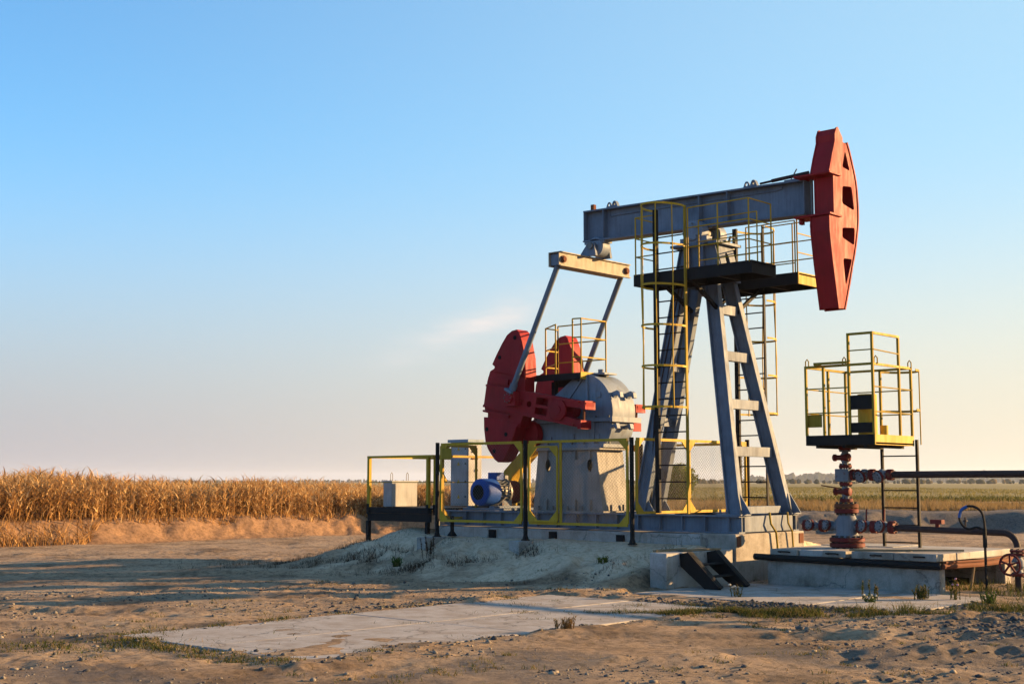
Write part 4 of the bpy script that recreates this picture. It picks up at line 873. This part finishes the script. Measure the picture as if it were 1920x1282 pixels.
for z in (.38, .80):
    for p, q in (((X0, Y0+.01), (XT, Y0+.01)), ((X1-.02, Y0), (X1-.02, Y1)), ((X0, Y1-.02), (X1, Y1-.02)), ((X0+.02, Y0), (X0+.02, Y1))):
        MB().tube([(*p, zc+z), (*q, zc+z)], .012, 6).each('mid_rail', 'olive', wc)
MB().tube([(XT, Y0+.01, zc+1.42), (X1, Y0+.01, zc+1.42), (X1-.01, .28, zc+1.40)], .012, 6).each('mid_rail', 'olive', wc)
cagebar((2.86, Y0-.08, H1+.03), (2.72, Y0-.03, H1+.03)); cagebar((2.72, Y0-.06, H1+.045), (XT, Y0-.02, H1+.045))
for x, y in ((X0+.05, Y0+.01), (3.25, Y0+.03), (X1-.02, -.55), (X1-.02, Y1-.05)):
    MB().tube([(x-.03, y, H1), (x-.03, y, H1+.1), (x, y, H1+.14), (x+.03, y, H1+.1), (x+.03, y, H1)], .011, 6).build('lifting_loop', 'olive', wc)
MB().box(2.53, 2.80, Y0+.03, Y0+.035, zc+.14, zc+.36).build('sign_plate', 'olive', wc)
MB().box(XT+.022, X1-.042, Y0+.005, Y0+.03, zc+.42, zc+.66).box(XT+.022, X1-.042, Y0+.005, Y0+.03, zc+.03, zc+.20).each('kick_board', 'black', wc)
MB().cyl((3.5, -.35, ZB+.031), (3.5, -.35, ZB+.85), .16, 18).build('drum', 'hazard', wc); MB().cyl((3.62, .0, ZB+.031), (3.62, .0, ZB+.33), .07, 12).build('small_pot', 'hazard', wc)
hp = [(X1-.02+.0, .3), (X1+.05, .45), (X1+.02, .68), (X1-.1, .75)]
lad = node('ladder', wc)
for x in (3.17, 3.83):
    MB().box(x-.022, x+.022, Y1+.01, Y1+.06, .62, ZB+.1).build('ladder_rail', 'black', lad)
r0 = MB().cyl((3.193, Y1+.035, .70), (3.807, Y1+.035, .70), .012, 6).build('rung', 'black', lad)
for k in range(1, 6): share(r0, lad, (0, 0, .3*k))
for z in (3.0, 3.7):
    m = MB(); t_ = np.linspace(0, math.pi, 11)
    for ta, tb in zip(t_[:-1], t_[1:]): m.bar((3.5+.34*math.cos(ta), Y1+.05+.45*math.sin(ta), z), (3.5+.34*math.cos(tb), Y1+.05+.45*math.sin(tb), z), .008, .04)
    m.build('ladder_hoop', 'olive', wc)
for t_ in (.6, 1.5): MB().bar((3.5+.34*math.cos(t_), Y1+.05+.45*math.sin(t_), 2.4), (3.5+.34*math.cos(t_), Y1+.05+.45*math.sin(t_), 3.72), .02, .01).each('cage_strip', 'yellow', wc)
# ------------------------------------------------------------------ vegetation and loose stones
def blades(P, h, w, lean, seg=3, curl=1.0, az=None, yaw=None):
    """tapering bent strips, one per base point"""
    n = len(P); az = rng.uniform(0, 2*np.pi, n) if az is None else az; yaw = rng.uniform(0, 2*np.pi, n) if yaw is None else yaw
    d = np.stack([np.cos(az), np.sin(az), 0*az], -1); sd = np.stack([np.cos(yaw), np.sin(yaw), 0*az], -1)
    V = np.zeros((n, seg+1, 2, 3)); h = np.broadcast_to(h, n); w = np.broadcast_to(w, n); lean = np.broadcast_to(lean, n)
    for k in range(seg+1):
        u = k/seg; out_ = lean*h*u**(1+curl); up = h*(u-.5*np.minimum(lean, 1)*u**2*.9)
        c = P+d*out_[:, None]+np.array([0, 0, 1.])*up[:, None]; ww = (w*(1-u*.92)*.5)[:, None]
        V[:, k, 0] = c-sd*ww; V[:, k, 1] = c+sd*ww
    base = (np.arange(n)*(seg+1)*2)[:, None, None]; q = np.array([[2*k, 2*k+1, 2*k+3, 2*k+2] for k in range(seg)])[None]
    return V.reshape(-1, 3), (base+q).reshape(-1, 4), (seg+1)*2
def put(name, lists, mat, label=None, kind='stuff', parent=None):
    V = []; F_ = []; T_ = []; o = 0
    for v, f, t in lists: V.append(v); F_.append(f+o); T_.append(t); o += len(v)
    ob = np_mesh(name, np.concatenate(V), np.concatenate(F_), mat, np.concatenate(T_), smooth=False, parent=parent)
    if label: tag(ob, label, None, kind=kind)
    return ob
def on_ground(s, t):
    x, y = to_xy(s, t); return np.stack([x, y, height(x, y)], -1)
# dry corn on the bank
nC = 19000
s = rng.uniform(-24, 3.5, nC*3); tb = np.where(s < -4.9, 45+(s+4.9)*1.01, 45+.9*np.sin((s+4.9)*.09))
dep = rng.exponential(6, nC*3)+1.15+rng.uniform(0, .5, nC*3); dep = np.where(dep > 34, rng.uniform(1.2, 20, nC*3), dep); t = tb+dep/np.where(s < -4.9, .7, 1)
s = s+rng.normal(0, .1, nC*3)
keep = (np.abs(s/t) < .46) & (s < 2.6+rng.normal(0, .6, nC*3)); s, t, dep = s[keep][:nC], t[keep][:nC], dep[keep][:nC]
P = on_ground(s, t); n = len(P)
hc = (1.10-.24*sst((s+14)/12)-.42*sst((s+3)/5))*(.55+.75*fbm(s*.45, t*.3, 3, 3))*rng.uniform(.68, 1.2, n)*(1+.1*sst((-13-s)/3))
tone0 = np.clip(.32+.5*fbm(s*.35, t*.35, 3, 8)+rng.normal(0, .14, n), 0, 1)
parts_ = []
hc = np.where(rng.random(n) < .16, hc*rng.uniform(.4, .8, n), hc); v, f, k = blades(P, hc, .026, np.where(rng.random(n) < .2, rng.uniform(.2, .9, n), rng.uniform(0, .15, n)), 2); parts_.append((v, f, np.repeat(np.clip(tone0-.15, 0, 1), k)))
for lv in range(8):
    q = P.copy(); q[:, 2] += hc*(.12+.105*lv)+rng.normal(0, .03, n); q[:, :2] += rng.normal(0, .02, (n, 2))
    v, f, k = blades(q, hc*rng.uniform(.18, .38, n), rng.uniform(.022, .055, n), rng.uniform(.5, 1.9, n), 3, .6)
    parts_.append((v, f, np.repeat(np.clip(tone0+rng.normal(.04, .27, n)-(.1 if lv < 2 else 0), 0, 1), k)))
sel = rng.random(n) < .35; q = P[sel].copy(); q[:, 2] += hc[sel]*.9
for _ in range(3):
    v, f, k = blades(q, rng.uniform(.15, .3, len(q)), .014, rng.uniform(.1, .9, len(q)), 2); parts_.append((v, f, np.repeat(np.clip(tone0[sel]-.05, 0, 1), k)))
sf = np.concatenate([rng.uniform(-22, -12.0, 1800), rng.uniform(-12.2, -3, 1600)]); tf = 45+(sf+4.9)*1.01+np.abs(rng.normal(.3, .9, len(sf)))-np.where(sf < -12, .2, -1.3); Pf = on_ground(sf, tf)
v, f, k = blades(Pf, rng.uniform(.15, .8, len(sf))*np.where(sf < -12, 1, .55), .035, rng.uniform(.2, 1.6, len(sf)), 3); parts_.append((v, f, np.repeat(np.clip(rng.normal(.45, .25, len(sf)), 0, 1), k)))
put('dry_corn', parts_, 'corn', 'dense dry orange corn standing along the top of the earth bank')
# dry stubble and weeds on the rest of the field edge
s = rng.uniform(-2, 24, 26000); t = 47.3+.9*np.sin((s+4.9)*.09)+rng.exponential(9, len(s)); keep = (np.abs(s/t) < .42) & (t < 82); s, t = s[keep], t[keep]; P = on_ground(s, t)
tn = np.clip(.3+.6*fbm(s*.4, t*.25, 3, 18)+rng.normal(0, .15, len(s)), 0, 1)
v, f, k = blades(P, rng.uniform(.12, .42, len(s)), .035, rng.uniform(.1, 1.1, len(s)), 2)
put('stubble', [(v, f, np.repeat(tn, k))], 'stubble', 'dry brown stubble on the field edge behind the well site')
s = rng.uniform(-24, 34, 9000); t = 75+3*fbm(s*.1, s*0, 2, 5)+rng.normal(0, 1.2, len(s)); P = on_ground(s, t)
v, f, k = blades(P, rng.uniform(.1, .4, len(s))*(.5+fbm(s*.3, t*.1, 3, 6)), .10, rng.uniform(.1, .8, len(s)), 2)
put('green_weeds', [(v, f, np.repeat(rng.uniform(0, .55, len(s)), k))], 'field_grass', 'dark green strip of weeds crossing the field behind the stubble')
s = rng.uniform(-60, 70, 40000); t = rng.uniform(82, 260, len(s)); P = on_ground(s, t)
v, f, k = blades(P, rng.uniform(.08, .3, len(s))*(.3+1.2*fbm(s*.03, t*.08, 3, 61)), .1, rng.uniform(.2, 1, len(s)), 2)
put('meadow_grass', [(v, f, np.repeat(np.clip(.5+.8*(fbm(s*.02, t*.09, 3, 66)-.4)+rng.normal(0, .12, len(s)), 0, 1), k))], 'field_grass', 'yellow-green meadow grass of the far field')
# far wood
def blobs(C, rr, hh_, sub=2):
    bm = bmesh.new(); bmesh.ops.create_icosphere(bm, subdivisions=sub, radius=1); bv = np.array([v.co[:] for v in bm.verts]); bf = np.array([[v.index for v in f.verts] for f in bm.faces]); bm.free()
    n = len(C); j = 1+rng.normal(0, .17, (n, len(bv), 1))
    V = C[:, None, :]+bv[None]*j*np.stack([rr, rr, hh_], -1)[:, None, :]
    return V.reshape(-1, 3), (np.arange(n)[:, None, None]*len(bv)+bf[None]).reshape(-1, 3), len(bv)
s = rng.uniform(-1500, 1700, 3400); t = rng.uniform(2300, 3300, len(s)); ht = (5+17*fbm(s*.006+3, t*.002, 3, 77)**1.5*1.5)*rng.uniform(.5, 1.2, len(s))*(.26+.9*sst((s-100)/800)); x, y = to_xy(s, t)
v, f, k = blobs(np.stack([x, y, ht*.52+.5], -1), ht*.42*rng.uniform(.7, 1.3, len(s)), ht*.55)
put('forest', [(v, f, np.repeat(rng.uniform(0, 1, len(s)), k))], 'forest', 'hazy line of woods along the horizon')
s = rng.uniform(-20, 400, 300); t = rng.uniform(700, 1200, len(s)); ht = rng.uniform(1., 3.6, len(s)); x, y = to_xy(s, t)
v, f, k = blobs(np.stack([x, y, ht*.45+.5], -1), ht*rng.uniform(.4, .9, len(s)), ht*.55, 1)
put('scrub', [(v, f, np.repeat(rng.uniform(.2, 1, len(s)), k))], 'forest', 'low autumn scrub scattered at the far edge of the meadow')
hl = np.linspace(0, 1, 60); hv = []; 
for i, u in enumerate(hl):
    s_ = 700+1700*u; z_ = 2+38*math.sin(math.pi*u)**1.4*(.8+.3*float(fbm(np.array([u*9.]), np.array([2.]), 3, 5)[0]))
    for dt_, zz in ((0, 0), (120, z_*.8), (260, z_), (900, 0)): x, y = to_xy(s_, 5200+dt_); hv.append((x, y, zz))
hi = np.arange(240).reshape(60, 4); hf = np.stack([hi[:-1, :-1], hi[:-1, 1:], hi[1:, 1:], hi[1:, :-1]], -1).reshape(-1, 4)
hobj = np_mesh('hills', np.array(hv), hf, 'forest', np.full(240, .35)); tag(hobj, 'low wooded hill on the horizon', None, kind='structure')
# green bush in the field behind the tower
def leafy(center, rad, n, size, par, mat, name='crown'):
    u = rng.normal(size=(n, 3)); u /= np.linalg.norm(u, axis=1)[:, None]; r = rng.uniform(.35, 1, n)**.6
    lobes = rng.normal(size=(9, 3)); lobes /= np.linalg.norm(lobes, axis=1)[:, None]
    r = r*(.72+.38*np.max(u@lobes.T, axis=1)**3)
    P = np.array(center)+u*r[:, None]*np.array(rad); P = P-np.array(ORG[par.name])
    v, f, k = blades(P, size*rng.uniform(.6, 1.4, n), size*.6, rng.uniform(.3, 1.6, n), 2)
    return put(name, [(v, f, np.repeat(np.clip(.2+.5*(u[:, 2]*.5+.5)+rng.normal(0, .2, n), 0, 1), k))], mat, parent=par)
bx_, by_ = -26.2, 35.7; bzz = gz(bx_, by_)
bu = thing('green_bush', (bx_, by_, bzz), 'round green bush in the field seen behind the near ladder', 'bush')
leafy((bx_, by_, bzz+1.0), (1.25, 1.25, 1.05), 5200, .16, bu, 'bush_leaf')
m = MB()
for k in range(6): a_ = k*1.05; m.tube([(bx_, by_, bzz-.1), (bx_+.3*math.cos(a_), by_+.3*math.sin(a_), bzz+.6), (bx_+.7*math.cos(a_), by_+.7*math.sin(a_), bzz+1.4)], [.05, .035, .01], 5)
m.build('trunk', 'timber', bu)
# stones
bm = bmesh.new(); bmesh.ops.create_icosphere(bm, subdivisions=1, radius=1); sbv = np.array([v.co[:] for v in bm.verts]); sbf = np.array([[v.index for v in f.verts] for f in bm.faces]); bm.free()
def stones(x, y, r):
    n = len(x); z = height(x, y); j = 1+rng.normal(0, .2, (n, len(sbv), 1)); sc_ = np.stack([r*rng.uniform(.8, 1.4, n), r*rng.uniform(.8, 1.4, n), r*rng.uniform(.45, .9, n)], -1)
    V = np.stack([x, y, z+r*.15], -1)[:, None]+sbv[None]*j*sc_[:, None]
    return V.reshape(-1, 3), (np.arange(n)[:, None, None]*len(sbv)+sbf[None]).reshape(-1, 3), np.repeat(rng.uniform(0, 1, n)**1.3, len(sbv))
s = rng.uniform(-8, 9, 22000); t = rng.uniform(10.5, 24, len(s)); x, y = to_xy(s, t)
den = np.clip((fbm(x*.9, y*.9, 3, 71)-.44)*4, .02, 1); k = (rng.random(len(s)) < den) & (pad_in(x, y) < -.02); x, y = x[k], y[k]
l1 = stones(x, y, np.minimum(rng.exponential(.007, len(x))+.004, .032))
lat = rng.normal(0, 2.0, 6500); dpt = rng.normal(0, .42, 6500); x = 3.2+lat*RT[0]+dpt*FW[0]; y = -5.6+lat*RT[1]+dpt*FW[1]; k = pad_in(x, y) < .0
l2 = stones(x[k], y[k], np.minimum(rng.exponential(.010, k.sum())+.006, .04)); l2 = (l2[0], l2[1], l2[2]*.35)
x = rng.uniform(.4, 4.2, 900); y = rng.uniform(-13, -6.2, 900); k = np.abs(pad_in(x, y)) < .35; l3 = stones(x[k], y[k], np.minimum(rng.exponential(.010, k.sum())+.005, .035))
lat = rng.normal(0, 1.3, 2600); dpt = rng.normal(0, .5, 2600); x = 9.0+lat*RT[0]+dpt*FW[0]; y = -4.3+lat*RT[1]+dpt*FW[1]; l4 = stones(x, y, np.minimum(rng.exponential(.010, 2600)+.006, .04)); l4 = (l4[0], l4[1], l4[2]*.6)
put('gravel', [l1, l2, l3, l4], 'stone', 'loose gravel and clods strewn over the sandy ground')
# grass and weeds round the slabs
def tufts(cx, cy, n, rad, h, w, lean=.8, seed=0, tone=(.3, .25)):
    x = rng.normal(cx, rad, n) if np.isscalar(rad) else cx+rng.normal(0, rad[0], n)*RT[0]+rng.normal(0, rad[1], n)*FW[0]
    if np.isscalar(rad): y = rng.normal(cy, rad, n)
    else:
        la = rng.normal(0, rad[0], n); dp = rng.normal(0, rad[1], n); x = cx+la*RT[0]+dp*FW[0]; y = cy+la*RT[1]+dp*FW[1]
    kp = (fbm(x*2.6, y*2.6, 3, 27)+rng.normal(0, .04, n) > .49) if not np.isscalar(rad) else np.ones(n, bool)
    x, y = x[kp], y[kp]; n = len(x)
    P = np.stack([x, y, height(x, y)], -1); v, f, k = blades(P, h*rng.uniform(.4, 1.3, n), w, rng.uniform(.2, 1.6, n)*lean, 3)
    return v, f, np.repeat(np.clip(rng.normal(*tone, n), 0, 1), k)
gl = []
for u in np.linspace(0, 1, 30):                                       # along the slab edges
    for (ax, ay, bx2, by2, pr) in ((.5, -12.9, .5, -6.2, .3), (3.8, -12.9, 3.8, -6.2, .3), (.7, -6.1, 3.6, -6.1, .6), (.7, -13.0, 3.6, -13.0, .6)):
        if rng.random() < pr: gl.append(tufts(ax+(bx2-ax)*u+rng.normal(0, .06), ay+(by2-ay)*u+rng.normal(0, .06), int(rng.uniform(20, 110)), .1, .05, .010, 1.1, tone=(.5, .3)))
gl.append(tufts(2.2, -9.55, 260, (.2, .05), .08, .011, tone=(.3, .2))); gl.append(tufts(2.9, -8.3, 420, (.4, .07), .07, .011, tone=(.5, .2))); gl.append(tufts(2.19, -8.9, 200, (.1, .3), .05, .01, tone=(.6, .2)))
for cx, cy, a, b, n, h in ((4.0, -6.2, 1.0, .22, 2600, .06), (5.0, -5.3, 1.1, .2, 2600, .07), (2.6, -6.0, .9, .16, 900, .05), (3.6, -6.6, 1.0, .12, 900, .05), (6.8, -3.2, .9, .25, 1100, .12), (8.4, -2.2, 1.4, .3, 1000, .1), (5.6, .2, .5, .5, 900, .14), (7.0, .6, 1.0, .8, 1400, .13), (1.2, -13.4, .8, .25, 500, .05), (-.2, -13.2, 1.2, .3, 500, .05)):
    gl.append(tufts(cx, cy, int(n*2.2), (a, b), h*1.4, .011, 1.0, tone=(.45, .28)))
s = rng.uniform(-7, 8, 500); t = rng.uniform(11, 24, 500); x, y = to_xy(s, t); k = (pad_in(x, y) < -.1) & (fbm(x*.6, y*.6, 3, 25) > .5)
for a, b in zip(x[k], y[k]): gl.append(tufts(a, b, 22, .06, .06, .009, 1.3, tone=(.65, .25)))
# straw and twigs lying about
s = rng.uniform(-8, 9, 5200); t = rng.uniform(10.8, 24, len(s)); x, y = to_xy(s, t); kk = (rng.random(len(s)) < np.clip((fbm(x*.7, y*.7, 3, 25)-.42)*5, .03, 1)) & (pad_in(x, y) < .1); P = np.stack([x, y, height(x, y)+.004], -1)[kk]; v, f, k = blades(P, rng.uniform(.03, .14, kk.sum()), .006, rng.uniform(1.5, 2.2, kk.sum()), 2, .2); gl.append((v, f, np.repeat(rng.uniform(.72, 1, kk.sum()), k)))
put('grass', gl, 'grass', 'short green and dry grass growing round the slabs and the cellar')
dl = []
for cx, cy, a, b, n, h in ((-6.9, -3.6, 1.1, .25, 2400, .16), (-8.3, -3.0, 1.0, .2, 1500, .15), (-3.9, -3.4, .5, .16, 1100, .2), (-6.0, -3.2, .6, .3, 900, .12), (-2.75, -2.15, .2, .1, 200, .26), (-2.3, -2.5, .3, .1, 180, .2), (-.3, -3.3, .8, .08, 420, .1), (.1, -2.2, .12, .08, 60, .18), (-.6, -2.6, .12, .06, 60, .16), (-7.4, -2.5, .5, .2, 160, .1), (-5, -4.1, 1.0, .2, 260, .06), (-2.2, -4.0, 1.2, .15, 220, .06), (.35, -1.6, .15, .15, 120, .22)):
    dl.append(tufts(cx, cy, n, (a, b), h, .007, .9, tone=(.45, .3)))
put('dead_weeds', dl, 'dead_twig', 'dark dead weeds and roots scattered on the sand mound')
# single plants one can tell apart
def weed(name, x, y, label, h, nst, mat, head=None, leafn=10, spread=.5, headmat='flower', leaf=.07):
    z = gz(x, y); e = thing(name, (x, y, z), label, 'weed'); m = MB(); tips = []
    x0_, y0_ = x, y
    for k in range(nst*2):
        x, y = x0_+rng.normal(0, .045), y0_+rng.normal(0, .045); a = rng.uniform(0, 6.28); hh2 = h*rng.uniform(.6, 1.1); tx, ty = math.cos(a)*hh2*spread*rng.uniform(.2, .8), math.sin(a)*hh2*spread*rng.uniform(.2, .8)
        tip = (x+tx, y+ty, z+hh2); tips.append((tip, x, y)); m.tube([(x, y, z-.02), (x+tx*.4, y+ty*.4, z+hh2*.55), tip], [.006, .005, .003], 4)
    st_ = m.build('stem', mat, e); a_ = st_.data.attributes.new('tone', 'FLOAT', 'POINT'); a_.data.foreach_set('value', np.full(len(st_.data.vertices), .5, np.float32))
    P = []
    for tip, xx, y_ in tips:
        for _ in range(leafn): u = rng.uniform(.05, .95); P.append((xx+(tip[0]-xx)*u, y_+(tip[1]-y_)*u, z+(tip[2]-z)*u))
    P = np.array(P)-np.array([x0_, y0_, z]); v, f, k = blades(P, leaf*rng.uniform(.6, 1.3, len(P)), leaf*.25, rng.uniform(.6, 1.6, len(P)), 2)
    put('leaf_cluster', [(v, f, np.repeat(rng.uniform(.2, .9, len(P)), k))], mat, parent=e)
    if head is not None:
        for tip, xx, y_ in tips[::2]:
            hb_ = MB().lathe(Vector(tip)-Vector((0, 0, .01)), (0, 0, 1), [(0, .006), (.008, head), (.02, head*1.1), (.03, head*.4)], 8).build('flower_head', headmat, e)
            q = hb_.data.attributes.new('tone', 'FLOAT', 'POINT'); q.data.foreach_set('value', np.full(len(hb_.data.vertices), .1 if 'pink' in label else .8, np.float32))
weed('flowering_weed', 3.05, -3.75, 'white flowering weed standing in front of the black steel steps', .26, 4, 'grass', .022)
weed('thistle', 5.65, -1.95, 'pink flowering thistle by the corner of the concrete cellar', .32, 4, 'grass', .018, 14)
weed('tall_weed', 4.75, -2.75, 'single upright brown-green weed in front of the cellar wall', .36, 2, 'grass', None, 40, .1)
weed('bushy_weed', 5.25, -2.2, 'bushy green weed with thin stems beside the pink thistle', .2, 12, 'grass', None, 12, .7)
weed('green_tuft', 6.35, -2.35, 'bright green leafy tuft before the lit end of the cellar', .16, 14, 'green_leaf', None, 6, 1.0)
weed('daisy_weed', 4.9, -3.15, 'low daisy-like weed with white heads beside the tall brown weed', .12, 8, 'green_leaf', .016, 6, 1.0)
weed('leafy_weed', -4.95, -3.35, 'bright green leafy weed at the foot of the sand mound', .22, 9, 'green_leaf', None, 8, .8, leaf=.12)
weed('dry_dock', -4.35, -3.05, 'dark brown dry stalk plant on the sand mound left of the pale footing', .38, 4, 'dead_twig', None, 40, .35, leaf=.06)
weed('yellow_weed', 4.15, -9.1, 'pale yellow weed at the near edge of the road slab', .13, 16, 'stubble', None, 10, 1.0, leaf=.04)
weed('shrubby_weed', -.5, -2.55, 'small dark green plant low on the sand slope right of the middle footing', .1, 8, 'bush_leaf', None, 8, 1.2, leaf=.08)
# haze
hz = MB().box(-6200, 3500, -3500, 6500, -1.6, 52).build('haze', 'grey'); hz.data.materials.clear()
tag(hz, 'thin evening haze over the fields', None, kind='stuff')
hm = bpy.data.materials.new('haze'); hm.use_nodes = True; ht_ = hm.node_tree; ht_.nodes.clear()
ho = ht_.nodes.new('ShaderNodeOutputMaterial'); hv_ = ht_.nodes.new('ShaderNodeVolumePrincipled'); hv_.inputs['Color'].default_value = (.72, .82, 1, 1); hv_.inputs['Density'].default_value = .00011; hv_.inputs['Anisotropy'].default_value = .2
ht_.links.new(hv_.outputs[0], ho.inputs['Volume']); hz.data.materials.append(hm)
